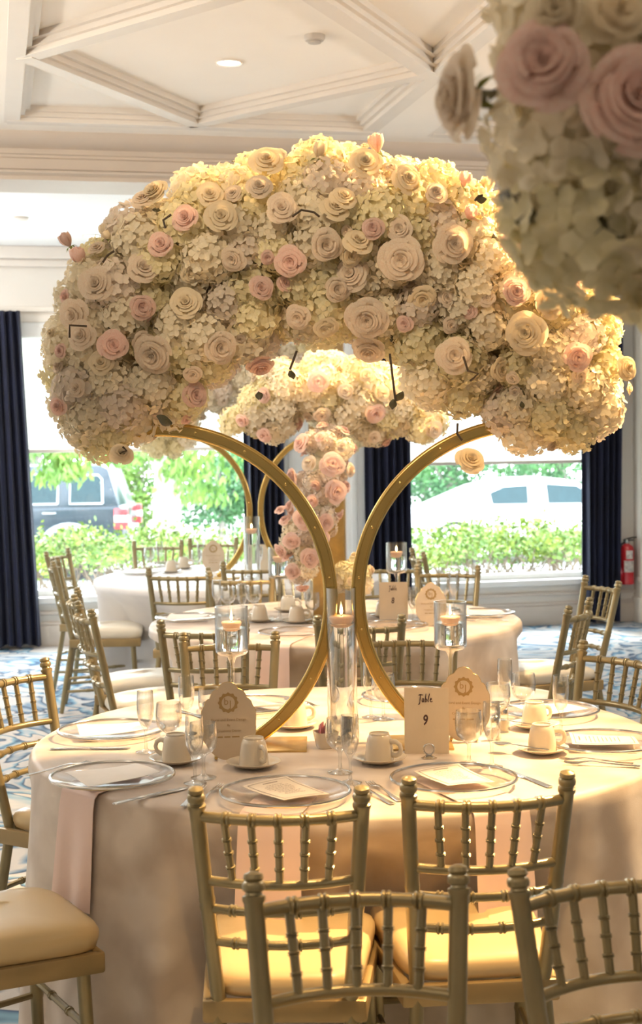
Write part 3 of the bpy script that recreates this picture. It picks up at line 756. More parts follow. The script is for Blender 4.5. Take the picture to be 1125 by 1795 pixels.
for x, y, d, c in [(122, 430, 38, 'pink'), (180, 425, 38, 'cream'), (142, 466, 44, 'pink'), (663, 272, 46, 'pink'), (559, 283, 42, 'cream'), (806, 334, 38, 'pink'), (844, 336, 42, 'cream'), (813, 386, 38, 'pink'), (199, 418, 24, 'cream')]:
    cl.rose_at(*AX(x, y), d*4.2/F_PX, c, True)
cl.fill(215, 60, .074, .088, (.018, .028), front=.6, tries=12000)
cl.leaves(16, .028)
def AP(px, py, dy=0): return PY(px, py, YA-.25+dy)-A0
for pts in ([(683, 620), (688, 662), (693, 702)], [(520, 615), (513, 634), (508, 648)], [(812, 625), (820, 650), (838, 655), (824, 668)], [(512, 380), (528, 368), (550, 372), (560, 380)], [(152, 572), (122, 570), (122, 592)], [(215, 783), (222, 790), (210, 795)], [(802, 742), (801, 760), (810, 772)], [(180, 460), (188, 448), (200, 440)], [(832, 352), (838, 344), (846, 342)], [(290, 400), (286, 386), (300, 376)]):
    cl.twig([AP(*p) for p in pts], .0032)
for x, y, sz in ((508, 650, .03), (693, 704, .038), (690, 700, .03), (205, 800, .03), (825, 810, .03), (832, 350, .035), (455, 700, .03), (300, 745, .05)):
    p = AP(x, y, .02); cl.put(LEAF, p, Vector((random.uniform(-.5, .5), -.6, random.uniform(-.7, .7))), sz, 'leaf')
for x, y, sz in ((585, 372, .05), (600, 352, .045), (625, 430, .05), (212, 800, .04), (822, 812, .05)):
    cl.put(ROSE['cream'][2], AP(x, y, .02), Vector((.2, -.7, .5)), sz*.8, 'rose', 'loose cream blossom')

# ---- far arch on the white window table
arch2 = thing('floral_arch', 'far gold hoop arch with white flowers on the white window table', 'centrepiece', ((447-562.5)/F_PX*9.6, 9.6, ZT))
hoop_stand(arch2)
arch2.scale = (.9, .9, 1.0)
balls = [((x, 0, z), r) for x, z, r in [(-.70, .98, .14), (-.55, 1.15, .17), (-.32, 1.28, .19), (0, 1.34, .2), (.32, 1.28, .19), (.55, 1.15, .17), (.70, .98, .14), (.58, .94, .10), (-.55, .94, .10)]]
c2 = Cloud(arch2, balls, 5); c2.fill(85, 24, .085, .12, (.03, .045), front=.8)

# ---- flower tree of the middle table: flower cloud on a gold pedestal with a pink cascade
Y2 = 7.25
A2 = Vector((.085, Y2, ZT))
tree = thing('flower_tree', 'cream flower cloud with a pink rose cascade on a gold pedestal, seen through the arch', 'centrepiece', A2)
gx0 = PY(568, 900, Y2).x-A2.x; gx1 = PY(603, 900, Y2).x-A2.x; gz = PY(585, 760, Y2).z-ZT
MB().box(((gx0+gx1)/2-.03, .06, gz/2), (gx1-gx0+.06, .12, gz)).build('pedestal', 'gold_plate', tree, bevel=.004)
MB().box(((gx0+gx1)/2-.03, .06, .006), (gx1-gx0+.16, .24, .012)).build('base_plate', 'gold_plate', tree, bevel=.002)
def world_balls(L, Y, A, sh=26):
    out = []
    for x, y, r in L:
        p, rr = world_ball(x, y, r-sh*4.4/Y, Y); out.append((p-A, rr))
    return out
c3 = Cloud(tree, world_balls([(450, 718, 48), (500, 690, 60), (560, 680, 62), (630, 690, 66), (690, 710, 62), (740, 738, 46), (650, 740, 45), (480, 735, 45), (415, 742, 28)], Y2-.05, A2), 21)
def A2X(px, py):
    p = PY(px, py, Y2-.2)-A2; return p.x, p.z
for x, y, d, c in [(560, 673, 34, 'pink'), (610, 690, 32, 'white'), (563, 715, 30, 'white'), (575, 742, 28, 'white'), (650, 715, 36, 'pink'), (640, 668, 30, 'cream'), (600, 740, 26, 'white'), (535, 690, 28, 'cream'), (470, 690, 26, 'pink'), (725, 690, 28, 'pink'), (660, 690, 28, 'cream'), (600, 650, 30, 'cream'), (590, 765, 28, 'white')]:
    c3.rose_at(*A2X(x, y), d*7.1/F_PX, c)
c3.fill(75, 22, .08, .085, (.03, .042), mix=('white', 'green', 'green', 'white'), front=.8, rmix=('cream', 'white', 'pink'))
c3.leaves(5, .03)
c4 = Cloud(tree, world_balls([(575, 790, 40), (568, 825, 44), (560, 865, 44), (550, 900, 42), (540, 935, 38), (532, 968, 34), (526, 998, 28), (520, 940, 34)], Y2-.22, A2, 16), 31)
for x, y, d, c in [(533, 830, 34, 'pink'), (580, 820, 40, 'pink'), (578, 862, 38, 'pink'), (540, 905, 36, 'pink'), (500, 912, 22, 'pink'), (562, 912, 36, 'pink'), (515, 945, 30, 'pink'), (540, 975, 32, 'pink'), (520, 1000, 28, 'pink'), (545, 785, 36, 'pink'), (555, 940, 30, 'pink')]:
    p = PY(x, y, Y2-.3)-A2; c4.rose_at(p.x, p.z, d*7/F_PX, c)
c4.fill(26, 30, .055, .075, (.03, .042), mix=('pink', 'pink', 'white'), front=.8, rmix=('pink', 'pink', 'pink', 'white'))
c5 = Cloud(tree, world_balls([(618, 1005, 26), (600, 1022, 20), (632, 1018, 18)], Y2-.25, A2, 12), 41)
c5.fill(10, 6, .05, .055, (.025, .035), mix=('white', 'green'), rmix=('cream', 'cream', 'white'))

# ---- near arrangement at the upper right, out of focus
YN = 1.68
AN = Vector((.52, YN, ZT))
near = thing('floral_arrangement', 'blurred ivory and pink flower arrangement hanging into the upper right corner', 'centrepiece', AN)
NB = [(1035, 90, 150), (1060, 240, 165), (1040, 350, 150), (1130, 430, 150), (1260, 250, 260), (1020, -40, 130), (1300, 60, 260), (1250, 420, 200)]
c6 = Cloud(near, [(world_ball(x, y, r-74, YN)[0]-AN, (r-74)*YN/F_PX) for x, y, r in NB], 51)
def ANX(px, py):
    p = PY(px, py, YN-.07)-AN; return p.x, p.z
for x, y, d, c in [(965, 110, 190, 'pink'), (1110, 175, 230, 'pink'), (985, 10, 120, 'cream'), (1090, 10, 120, 'cream')]:
    q = PY(x, y, YN-.15)-AN; c6.roses.append((q, d*.75/F_PX))
    c6.put(ROSE[c][1], q+Vector((0, .035, 0)), Vector((-.25 if x < 1000 else .1, -1, .1)), d*.78/F_PX, 'rose', LBL[c])
c6.fill(40, 8, .098, .085, (.03, .045), mix=('white', 'green', 'green', 'white'), front=.8, rmix=('cream', 'white'))
c6.leaves(5, .06)
rp = PY(815, 170, YN)-AN; nn = Vector((-.9, -.25, -.05)).normalized()
c6.put(ROSE['white'][2], rp+Vector((.012, 0, 0)), nn, .050, 'rose', 'drooping ivory rose seen from behind')
c6.put(CALYX, rp+Vector((.014, 0, 0)), nn, .055, 'sepals')
c6.twig([rp+Vector((.018, 0, 0)), rp+Vector((.035, -.002, .006)), rp+Vector((.09, .01, .02))], .0028)
c6.put(LEAF, rp+Vector((.014, -.01, .003)), Vector((-.1, -.35, .95)), .045, 'leaf', 'bright green sepal leaf')
MB().tube([(0, 0, .012), (0, 0, .75)], .014, 12).lathe([(.12, .0), (.12, .01), (.03, .016), (.014, .02)], 24, cap0=True).build('stand_pole', 'gold', near)
round_table('cloth', .60, 1.22, .90, 'round banquet table under the cloth nearest the camera, below the photo', 'blush cloth nearest the camera carrying the blurred flower arrangement', 16, 13)

# ------------------------------------------------------------------ tableware prototypes
CH_R = .163
t = thing('charger_plate', 'x', 'plate')
MB().lathe([(.0, .002), (.10, .002), (.118, .006), (.155, .016), (.160, .019), (.156, .0215), (.118, .0105), (.10, .006), (0, .006)], 64).build('plate', 'charger_glass', t)
rim = MB(); rn = 72
rim.tube([(CH_R*.985*math.cos(2*PI*k/rn), CH_R*.985*math.sin(2*PI*k/rn),   .0205) for k in range(rn+1)], .0042, 8, caps=False); rim.build('rim', 'silver', t)
P_CH = Proto(t)
# menu card with a printed border and lines of print
def card_bend(x, y, up=0): return (x, y, .0225+.002*(1-(x/.07)**2)+.005*max(0, y/.09)**2+.003*(x/.07)*(y/.09)+up)
t = thing('menu_card', 'x', 'menu')
MB().grid(lambda u, v: card_bend((u-.5)*.135, (v-.5)*.185), 8, 8).build('card', 'paper', t, solid=.0012)
mb = MB()
def strip(x0, x1, y0, y1, n=8): mb.grid(lambda u, v: card_bend(x0+(x1-x0)*u, y0+(y1-y0)*v, .0006), n, n)
for s in (-1, 1): strip(s*.058-.0009, s*.058+.0009, -.082, .082); strip(-.058, .058, s*.082-.0009, s*.082+.0009)
rnd = random.Random(4)
strip(-.022, .022, .066, .070)
for k in range(9):
    w = rnd.uniform(.018, .040); y = .048-.0115*k
    x = -w
    while x < w:
        l = rnd.uniform(.004, .011); strip(x, min(w, x+l), y, y+.0022, 2); x += l+.0022
o = mb.build('print', 'print', t, smooth=False); o['kind'] = 'stuff'
P_MENU = Proto(t)
t = thing('place_card', 'x', 'card')
MB().grid(lambda u, v: card_bend((u-.5)*.16, (v-.5)*.20), 8, 8).build('card', 'whitecard', t, solid=.0012)
P_PLACE = Proto(t)
# fork, knife, spoon: lie along Y, tines towards +Y
def strip_mesh(pts, th=.0018):
    """pts (y, halfwidth, z)"""
    mb = MB(); vs = []; n = len(pts)
    for y, w, z in pts: vs += [(-w, y, z), (w, y, z), (w*.8, y, z+th), (-w*.8, y, z+th)]
    fs = [(0, 3, 2, 1), ((n-1)*4, (n-1)*4+1, (n-1)*4+2, (n-1)*4+3)]
    for i in range(n-1):
        for k in range(4): k2 = (k+1) % 4; fs.append((i*4+k, i*4+k2, (i+1)*4+k2, (i+1)*4+k))
    return mb.add(vs, fs)
mb = strip_mesh([(-.10, .006, .001), (-.098, .009, .001), (-.06, .0075, .002), (-.01, .0035, .006), (.03, .0032, .009), (.045, .007, .008), (.055, .0115, .006), (.062, .0122, .004)])
for k in range(4):
    x = -.0096+.0064*k
    vs = [(x-.0016, .060, .004), (x+.0016, .060, .004), (x+.0014, .075, .002), (x-.0014, .075, .002), (x-.0007, .100, .006), (x+.0007, .100, .006)]
    pts = [(.060, .0018, .004), (.078, .0016, .0022), (.092, .0013, .0035), (.102, .0006, .006)]
    sub = strip_mesh(pts); mb.add([(a+x, b, c) for a, b, c in sub.v], sub.f)
ME_FORK = mb.mesh('fork', 'steel'); 
ME_KNIFE = strip_mesh([(-.115, .006, .001), (-.112, .0095, .001), (-.06, .0085, .002), (-.005, .0062, .003), (.0, .005, .003), (.006, .0095, .002), (.07, .0105, .002), (.10, .0088, .002), (.118, .002, .002)], .0026).mesh('knife', 'steel')
mb = strip_mesh([(-.085, .005, .001), (-.083, .0075, .001), (-.04, .0055, .002), (.01, .003, .006), (.03, .003, .007)]); mb.lathe([(.0, .0), (.010, .001), (.018, .006), (.0195, .0075), (.017, .0075), (.009, .003), (0, .002)], 16, (0, .055, .001), fy=1.45)
ME_SPOON = mb.mesh('spoon', 'steel')
def lay(me, name, P, rz, label, cat, group=None):
    o = obj(name, me, None, P, (0, 0, rz)); tag(o, label, cat, group); return o
# glasses (outer and inner wall)
def glass_thing(name, prof_o, prof_i, seg=32):
    return MB().lathe(prof_o+prof_i, seg).mesh(name, M['glass'], ang=60)
gob = [(.0, 0), (.032, .0005), (.034, .0025), (.026, .005), (.010, .009), (.0055, .014), (.0045, .030), (.0045, .050), (.008, .060), (.024, .070), (.034, .082), (.0375, .098), (.0375, .118), (.0355, .140), (.0345, .148)]
gin = [(.0335, .148), (.0345, .139), (.0363, .118), (.0363, .098), (.033, .084), (.023, .073), (.006, .064), (.0, .063)]
ME_GOB = glass_thing('water_goblet', gob, gin)
flu = [(.0, 0), (.028, .0005), (.030, .0025), (.022, .005), (.008, .009), (.0045, .014), (.004, .035), (.0042, .062), (.009, .072), (.017, .086), (.0225, .104), (.0245, .125), (.0240, .150), (.0225, .178)]
fin = [(.0217, .178), (.0232, .150), (.0235, .125), (.0216, .105), (.016, .088), (.006, .076), (0, .075)]
ME_FLU = glass_thing('champagne_flute', flu, fin)
# cup, upside down on a saucer
t = thing('coffee_cup', 'x', 'cup')
MB().lathe([(.0405, .0), (.041, .002), (.040, .012), (.0375, .035), (.0335, .058), (.0295, .068), (.0275, .070), (.0275, .0745), (.0245, .0745), (.0235, .0705), (.0, .070)], 40, cap0=True).build('body', 'china', t)
hp = [(.036, 0, .018), (.050, 0, .016), (.062, 0, .022), (.066, 0, .034), (.062, 0, .047), (.050, 0, .054), (.034, 0, .053)]
MB().tube(hp, [.006, .0055, .005, .005, .005, .0055, .006], 10, flat=(1, 1.3)).build('handle', 'china', t)
P_CUP = Proto(t)
ME_SAU = MB().lathe([(0, .002), (.030, .002), (.032, .0), (.036, .002), (.060, .010), (.0735, .017), (.075, .0185), (.072, .0188), (.058, .0135), (.040, .0085), (.030, .008), (0, .0078)], 48).mesh('saucer', 'china')
# hurricane candle glass on a stem; water; floating candle
t = thing('candle_glass', 'x', 'candle holder')
hb = [(.0, 0), (.050, .001), (.052, .004), (.030, .008), (.012, .014), (.007, .025), (.006, .10), (.007, .185), (.014, .205), (.045, .214), (.0515, .222), (.0525, .235), (.0525, .365)]
hi = [(.0495, .365), (.0495, .238), (.047, .226), (.020, .219), (0, .217)]
MB().lathe(hb+hi, 40).build('glass', 'glass', t, ang=60)
MB().lathe([(.0, .222), (.044, .2275), (.0485, .240), (.0485, .298), (0, .298)], 40).build('water', 'water', t, ang=40)
P_HUR = Proto(t)
t = thing('floating_candle', 'x', 'candle')
MB().lathe([(.0, -.016), (.012, -.015), (.024, -.008), (.0305, .004), (.032, .010), (.030, .0135), (.012, .014), (0, .0125)], 28).build('wax', 'wax', t)
MB().tube([(0, 0, .012), (.0005, 0, .022)], .0009, 6).build('wick', 'wick', t)
MB().lathe([(.0003, .017), (.0035, .021), (.0043, .026), (.0028, .034), (.0003, .042)], 12).build('flame', 'flame', t)
P_CAN = Proto(t)
def cylinder_vase(P, label, h=.455, r=.044, water=.35):
    t = thing('cylinder_vase', label, 'vase', P)
    MB().lathe([(0, 0), (r-.002, .0), (r, .003), (r, h), (r-.003, h), (r-.003, .012), (0, .011)], 40).build('glass', 'glass', t, ang=60)
    MB().lathe([(0, .013), (r-.0036, .014), (r-.0036, water), (0, water)], 40).build('water', 'water', t)
# shaker
t = thing('salt_shaker', 'x', 'shaker')
MB().lathe([(.0, 0), (.016, .0), (.018, .003), (.0165, .02), (.0135, .045), (.0125, .055), (0, .055)], 12).build('glass', 'glass', t)
MB().lathe([(0, .003), (.0135, .004), (.013, .02), (.011, .036), (0, .037)], 12).build('salt', 'china', t)
MB().lathe([(.0135, .053), (.014, .058), (.012, .068), (.007, .073), (0, .074)], 16).build('cap', 'silver', t)
P_SHK = Proto(t)

C1 = Vector((TX, TY, 0))
def along(P, C):  # outward direction at that place
    d = Vector((P.x-C.x, P.y-C.y, 0)).normalized(); return d
GC = 'glass chargers with silver rims'
def setting(px, py, C, where, menu='menu', cut=('f', 'g', 'k'), turn=0, zt=ZT, napk=False, shift=0, edge_r=TR, menu_rz=None):
    P = PZ(px, py, zt+.012); P.z = zt
    out = along(P, C)
    if shift: P = P+out*shift
    rz = math.atan2(out.x, -out.y)          # local +Y looks at the table centre
    P_CH.place(P, rz, 'silver-rimmed glass charger plate '+where, GC)
    if menu == 'menu': P_MENU.place(P, (rz if menu_rz is None else menu_rz)+turn, 'printed menu card on the plate '+where, 'menu cards')
    elif menu == 'card': P_PLACE.place(P, (rz if menu_rz is None else menu_rz)+turn, 'plain white card on the plate '+where, 'white cards')
    rt = Vector((math.cos(rz), math.sin(rz), 0))
    z = Vector((0, 0, .001))
    if 'f' in cut: lay(ME_FORK, 'fork', P-rt*.195-out*.0+z, rz-.03, 'inner fork at the plate '+where, 'fork', 'dinner forks')
    if 'g' in cut: lay(ME_FORK, 'fork', P-rt*.232+out*.02+z, rz+.05, 'outer fork at the plate '+where, 'fork', 'salad forks')
    if 'k' in cut: lay(ME_KNIFE, 'knife', P+rt*.20+out*.02+z, rz+.04, 'knife at the plate '+where, 'knife', 'knives')
    if 's' in cut: lay(ME_SPOON, 'spoon', P+rt*.232+out*.01+z, rz-.05, 'spoon at the plate '+where, 'spoon', 'spoons')
    if napk:
        # flat folded napkin under the charger, hanging over the table edge
        q = P-Vector((C.x, C.y, 0)); r0 = math.hypot(q.x, q.y); w = .15; Re = edge_r
        path = []
        for s in (r0-.10, r0, Re-.06, Re-.02): path.append((s, .0022))
        path += [(Re+.004, -.001), (Re+.016, -.012), (Re+.022, -.04), (Re+.03, -.12), (Re+.045, -.28)]
        def fn(u, v):
            i = min(int(v*(len(path)-1)), len(path)-2); f = v*(len(path)-1)-i
            s = path[i][0]*(1-f)+path[i+1][0]*f; zz = path[i][1]*(1-f)+path[i+1][1]*f
            ww = w*(1+.10*max(0, -zz)/.28); bump = .006*math.sin(u*9+1)*max(0, -zz)/.28
            p = Vector((C.x, C.y, 0))+out*(s+bump)+rt*((u-.5)*ww); return (p.x, p.y, zt+zz+(0 if zz > 0 else -.02*u*min(1, -zz*8)))
        o = MB().grid(fn, 10, 32).build('napkin', 'napkin', None, solid=.0015, ang=80)
        tag(o, 'hanging blush napkin under the plate '+where, 'napkin', 'blush napkins')
    return P, out, rt
setting(500, 1392, C1, 'nearest the viewer, left of the number card', turn=.32, napk=True, menu_rz=.30)
setting(795, 1368, C1, 'below the table number card', turn=.0, napk=True, cut=('f', 'g', 'k'), menu_rz=.42)
setting(186, 1366, C1, 'at the near left edge of the table', 'card', cut=('k', 'g'), napk=True, turn=-.2, shift=-.02)
setting(190, 1283, C1, 'at the far left edge of the table', 'card', cut=('k',), turn=.3, shift=-.01)
setting(1095, 1305, C1, 'cut off by the right edge of the photo', 'menu', cut=('f', 'g'), shift=-.06, turn=.2)
setting(983, 1245, C1, 'at the far right beyond the upturned cups', 'card', cut=('k', 's'), shift=-.05)
setting(718, 1222, C1, 'on the far side behind the right hoop', None, cut=('f',))
setting(455, 1242, C1, 'on the far side behind the left scalloped sign', 'menu', cut=('k', 'f'), shift=.05)
# middle table
C2 = Vector((T2X, T2Y, 0))
setting(855, 1076, C2, 'at the right end of the flower tree table', 'card', cut=('f', 'k'), shift=-.03, edge_r=.91)
setting(330, 1084, C2, 'at the left end of the flower tree table', 'card', cut=(), edge_r=.91)
setting(515, 1110, C2, 'on the flower tree table with a pink napkin below', None, cut=(), napk=True, edge_r=.91)
setting(340, 1100, C2, 'at the front left of the flower tree table', 'card', cut=(), edge_r=.91, shift=-.02) if False else None
setting(690, 1098, C2, 'on the middle table below the far number card', None, cut=('f', 'k'), edge_r=.91)
C3_ = Vector((T3X, T3Y, 0))
setting(243, 1003, C3_, 'at the left of the white window table', 'card', cut=(), edge_r=.96)
setting(300, 990, C3_, 'at the back left of the white window table', None, cut=(), edge_r=.96)

def cup(px, py, where, hrz=0., C=ZT, spoon=False):
    P = PZ(px, py, C)
    o = obj('saucer', ME_SAU, None, P, (0, 0, 0)); tag(o, 'saucer of the cup '+where, 'saucer', 'cream saucers')
    P_CUP.place(P+Vector((0, 0, .0085)), hrz, 'upturned cream coffee cup '+where, 'cream coffee cups')
    if spoon: lay(ME_SPOON, 'teaspoon', P+Vector((-.062, -.01, .0185)), 1.1, 'teaspoon by the cup '+where, 'spoon', 'teaspoons')
cup(445, 1345, 'in front of the left gold base plate', -1.0)
cup(665, 1337, 'left of the table number card', -.5)
cup(950, 1320, 'at the right, nearer of the two stacked in line', .15, spoon=True)
cup(937, 1277, 'at the right, farther of the two stacked in line', .6, spoon=True)
cup(309, 1338, 'left of the left scalloped sign', 2.7)
cup(516, 1276, 'beyond the left gold base plate under the hoop', .4)
cup(455, 1090, 'on the flower tree table left of the hoop', 2.6)
cup(520, 1092, 'on the flower tree table right beside the near hoop', 0)
cup(505, 1072, 'on the flower tree table, farther one beside the hoop', 0)
cup(672, 1082, 'on the flower tree table in front of the far number card', 0)
cup(322, 997, 'on the white window table, left one', 0)
cup(300, 1004, 'on the white window table beside the far charger plates', 0)

def glass(me, name, px, py, label, cat, group, z=ZT):
    o = obj(name, me, None, PZ(px, py, z), (0, 0, random.uniform(0, 6))); tag(o, label, cat, group)
def goblet(px, py, where): glass(ME_GOB, 'water_goblet', px, py, 'water goblet '+where, 'glass', 'water goblets')
def flute(px, py, where): glass(ME_FLU, 'champagne_flute', px, py, 'champagne flute '+where, 'glass', 'champagne flutes')
goblet(596, 1355, 'in front of the tall cylinder vase')
flute(614, 1373, 'in front of the tall vase, right behind the nearest charger')
flute(256, 1319, 'on the left by the far left charger plate')
goblet(297, 1322, 'behind the upturned cup left of the scalloped sign')
flute(328, 1287, 'on the left in front of the gold chair beyond')
goblet(370, 1292, 'behind the left scalloped sign')
flute(342, 1374, 'at the left edge of the left scalloped sign')
goblet(357, 1364, 'in front of the left scalloped sign')
goblet(822, 1340, 'in front of the right scalloped sign')
flute(862, 1345, 'right of the goblet before the right scalloped sign')
goblet(873, 1283, 'behind the salt shaker at the right')
flute(885, 1252, 'behind the goblet above the salt shaker at the right')
flute(983, 1288, 'between the upturned cups and the far right charger')
goblet(918, 1262, 'beside the farther upturned cup at the right')
flute(650, 1258, 'right of the tall vase, left of the pair')
goblet(672, 1262, 'right of the tall vase, right of the pair')
for px, py, k, w in ((400, 1080, 'g', 'on the flower tree table above the left candle glass'), (425, 1086, 'f', 'on the flower tree table right of the left candle glass'), (380, 1078, 'f', 'on the flower tree table left of the left candle glass'), (445, 1078, 'g', 'on the flower tree table behind the left cup'),
                     (548, 1092, 'g', 'on the flower tree table against the hoop'), (540, 1080, 'f', 'on the flower tree table below the pink cascade'), (795, 1067, 'f', 'on the flower tree table behind the right candle glass'), (776, 1064, 'g', 'on the flower tree table beside the far scalloped sign'), (724, 1094, 'f', 'on the flower tree table in front of the far number card'), (732, 1086, 'g', 'on the flower tree table between the far card and far sign'),
                     (262, 998, 'g', 'on the white window table, leftmost'), (280, 992, 'f', 'on the white window table, second from left'), (345, 1002, 'g', 'on the white window table before the far sign'), (352, 996, 'f', 'on the white window table against the hedge'), (408, 1003, 'g', 'on the white window table inside the far hoop'), (455, 1003, 'f', 'on the white window table right of the far vase')):
    (goblet if k == 'g' else flute)(px, py, w)

def candle_glass(px, Y, where, z=ZT, sc=None):
    X = PY(px, 1000, Y).x; P = Vector((X, Y, z))
    P_HUR.place(P, 0, 'stemmed candle glass '+where, 'stemmed candle glasses', sc)
    P_CAN.place(P+Vector((0, 0, .304)), 0, 'lit peach candle in the glass '+where, 'floating candles')
candle_glass(404, 4.66, 'on the left of the near hoops')
candle_glass(788, 4.72, 'on the right of the near hoops')
candle_glass(695, 7.45, 'behind the far number card of the middle table')
candle_glass(489, 7.25, 'left of the pink flower cascade')
vP = PZ(601, 1300, ZT); cylinder_vase(vP, 'tall clear cylinder vase of water standing between the two gold hoops')
P_CAN.place(vP+Vector((0, 0, .356)), 0, 'peach floating candle, lit, in the tall cylinder vase', 'floating candles', 1.15)
vP = Vector((PY(441, 950, 9.5).x, 9.5, ZT)); cylinder_vase(vP, 'far clear cylinder vase on the white window table before the navy curtain', .40, .052, .30)
P_CAN.place(vP+Vector((0, 0, .306)), 0, 'floating candle in the far cylinder vase by the navy curtain', 'floating candles', 1.15)
P_SHK.place(PZ(868, 1297, ZT), 0, 'glass salt shaker with metal cap behind the right flutes', None)
P_SHK.place(PZ(883, 1283, ZT), 0, 'second glass shaker standing right behind the salt shaker', None)
# sugar bowl with packets
P = PZ(571, 1310, ZT)
t = thing('sugar_bowl', 'white square sugar bowl of packets beside the tall cylinder vase', 'bowl', P, .3)
vs = []; lv = [(.024, 0), (.026, .004), (.034, .045), (.0345, .047), (.031, .047), (.0225, .006)]
for w, z in lv:
    for k in range(24):
        a = 2*PI*k/24; c, s = math.cos(a), math.sin(a); e = .5
        vs.append((math.copysign(abs(c)**e, c)*w, math.copysign(abs(s)**e, s)*w, z))
fs = [(i*24+k, i*24+(k+1) % 24, (i+1)*24+(k+1) % 24, (i+1)*24+k) for i in range(5) for k in range(24)]+[tuple(range(24))[::-1], tuple(range(5*24, 6*24))]
MB().add(vs, fs).build('bowl', 'china', t)
for k in range(10):
    mb = MB().box((0, 0, 0), (.040, .0028, .050))
    o = obj('sugar_packet', mb.mesh('sugar_packet', M['sugar_pink' if k % 10 < 5 else ('paper' if k % 2 else 'sugar_blue')], bevel=.0007, smooth=False), None, P+Vector(((k-4.5)*.0042, random.uniform(-.004, .004), .036+.006*(k % 3))), (0, random.uniform(-.15, .15), 1.45+random.uniform(-.1, .1)))
    tag(o, '%s paper sugar packet standing in the white sugar bowl' % ('pink' if k % 10 < 5 else ('white' if k % 2 else 'blue')), 'packet', '%s sugar packets' % ('pink' if k % 10 < 5 else ('white' if k % 2 else 'blue')))

# ------------------------------------------------------------------ writing
def text_mesh(s, size, m, shear=0., xs=1., align='CENTER', offset=0.):
    cu = bpy.data.curves.new('t', 'FONT'); cu.body = s; cu.size = size; cu.align_x = align; cu.shear = shear; cu.extrude = .00012; cu.resolution_u = 3; cu.offset = offset
    ob = bpy.data.objects.new('t', cu); COL.objects.link(ob); bpy.context.view_layer.update()
    me = bpy.data.meshes.new_from_object(ob.evaluated_get(bpy.context.evaluated_depsgraph_get()))
    bpy.data.objects.remove(ob)
    for v in me.vertices: v.co.x *= xs
    me.materials.clear(); me.materials.append(M[m]); return me
def print_on(parent, me, x, z, y=-.0016, name='print'):
    return obj(name, me, parent, (x, y, z), (PI/2, 0, 0))
def scallop_sign(P, rz, label, w=.145, h=.205, tilt=-.12):
    t = thing('scalloped_sign', label, 'sign', P, rz); t.rotation_euler = (tilt, 0, rz)
    R = w/2
    right = []
    cz = h-R*1.05
    steps = [(0, h), (.10, h-.001), (.20, h-.004), (.30, h-.010), (.36, h-.018), (.44, h-.020), (.54, h-.024), (.62, h-.032), (.68, h-.043), (.76, h-.046), (.83, h-.052), (.88, h-.062), (.93, h-.068), (.985, h-.077), (1.0, h-.090), (.985, h-.115), (.99, .085), (.985, .068), (.95, .056), (.87, .046), (.80, .038), (.74, .030), (.62, .020), (.50, .012), (.36, .005), (.20, .001), (0, 0)]
    out = [(R*a, z) for a, z in steps]+[(-R*a, z) for a, z in steps[-2:0:-1]]
    MB().prism(out, -.0012, .0012).build('board', 'card', t, smooth=False)
    ed = MB(); ed.tube([(x, 0, z) for x, z in out]+[(out[0][0], 0, out[0][1])], .0011, 5, caps=False); ed.build('board_edge', 'gold', t)
    # emblem: scalloped ring with two letters
    ez = h-.055; em = MB(); n = 96; ri = .0175
    vs = []; 
    for k in range(n):
        a = 2*PI*k/n; ro = .0245+.0032*abs(math.cos(6*a))**3
        vs += [(ri*math.cos(a), -.0018, ez+ri*math.sin(a)), (ro*math.cos(a), -.0018, ez+ro*math.sin(a))]
    em.add(vs, [(2*k, 2*k+1, (2*k+3) % (2*n), (2*k+2) % (2*n)) for k in range(n)]).build('emblem', 'inkgold', t, smooth=False)
    print_on(t, text_mesh('b', .026, 'inkgold'), -.0055, ez-.005, -.0018, 'letter')
    print_on(t, text_mesh('J', .026, 'inkgold'), .0055, ez-.012, -.0018, 'letter')
    print_on(t, text_mesh('Floral and Event Design', .0098, 'inkgold'), 0, h-.103, -.0018)
    print_on(t, text_mesh('By', .0085, 'inkgold'), 0, h-.117, -.0018)
    print_on(t, text_mesh('Creations Decor', .0095, 'inkgold'), 0, h-.132, -.0018)
    mb = MB(); x = -.03
    for l in (.014, .002, .016, .002, .020):
        if l > .005: mb.box((x+l/2, -.0015, h-.145), (l, .0004, .0035))
        x += l+.001
    mb.build('print', 'inkgold', t, smooth=False)
    for s in (-1, 1): MB().box((s*.035, .018, .006), (.008, .05, .008)).build('foot', 'gold', t, bevel=.001)
    return t
def sign_at(px, py, label, rz, sc=1.):
    P = PZ(px, py, ZT); P.z = ZT+.002; t = scallop_sign(P, rz, label); t.scale = (sc,)*3; return t
sign_at(402, 1333, 'beige scalloped sign with round emblem on the left of the nearest table', .10, 1.05)
sign_at(813, 1300, 'beige scalloped sign with round emblem behind the table number card', -.12, 1.05)
sign_at(756, 1098, 'beige scalloped sign on the flower tree table, seen through the right hoop', 0, 1.)
sign_at(374, 1003, 'pale scalloped sign on the white window table before the hedge', 0, 1.05)
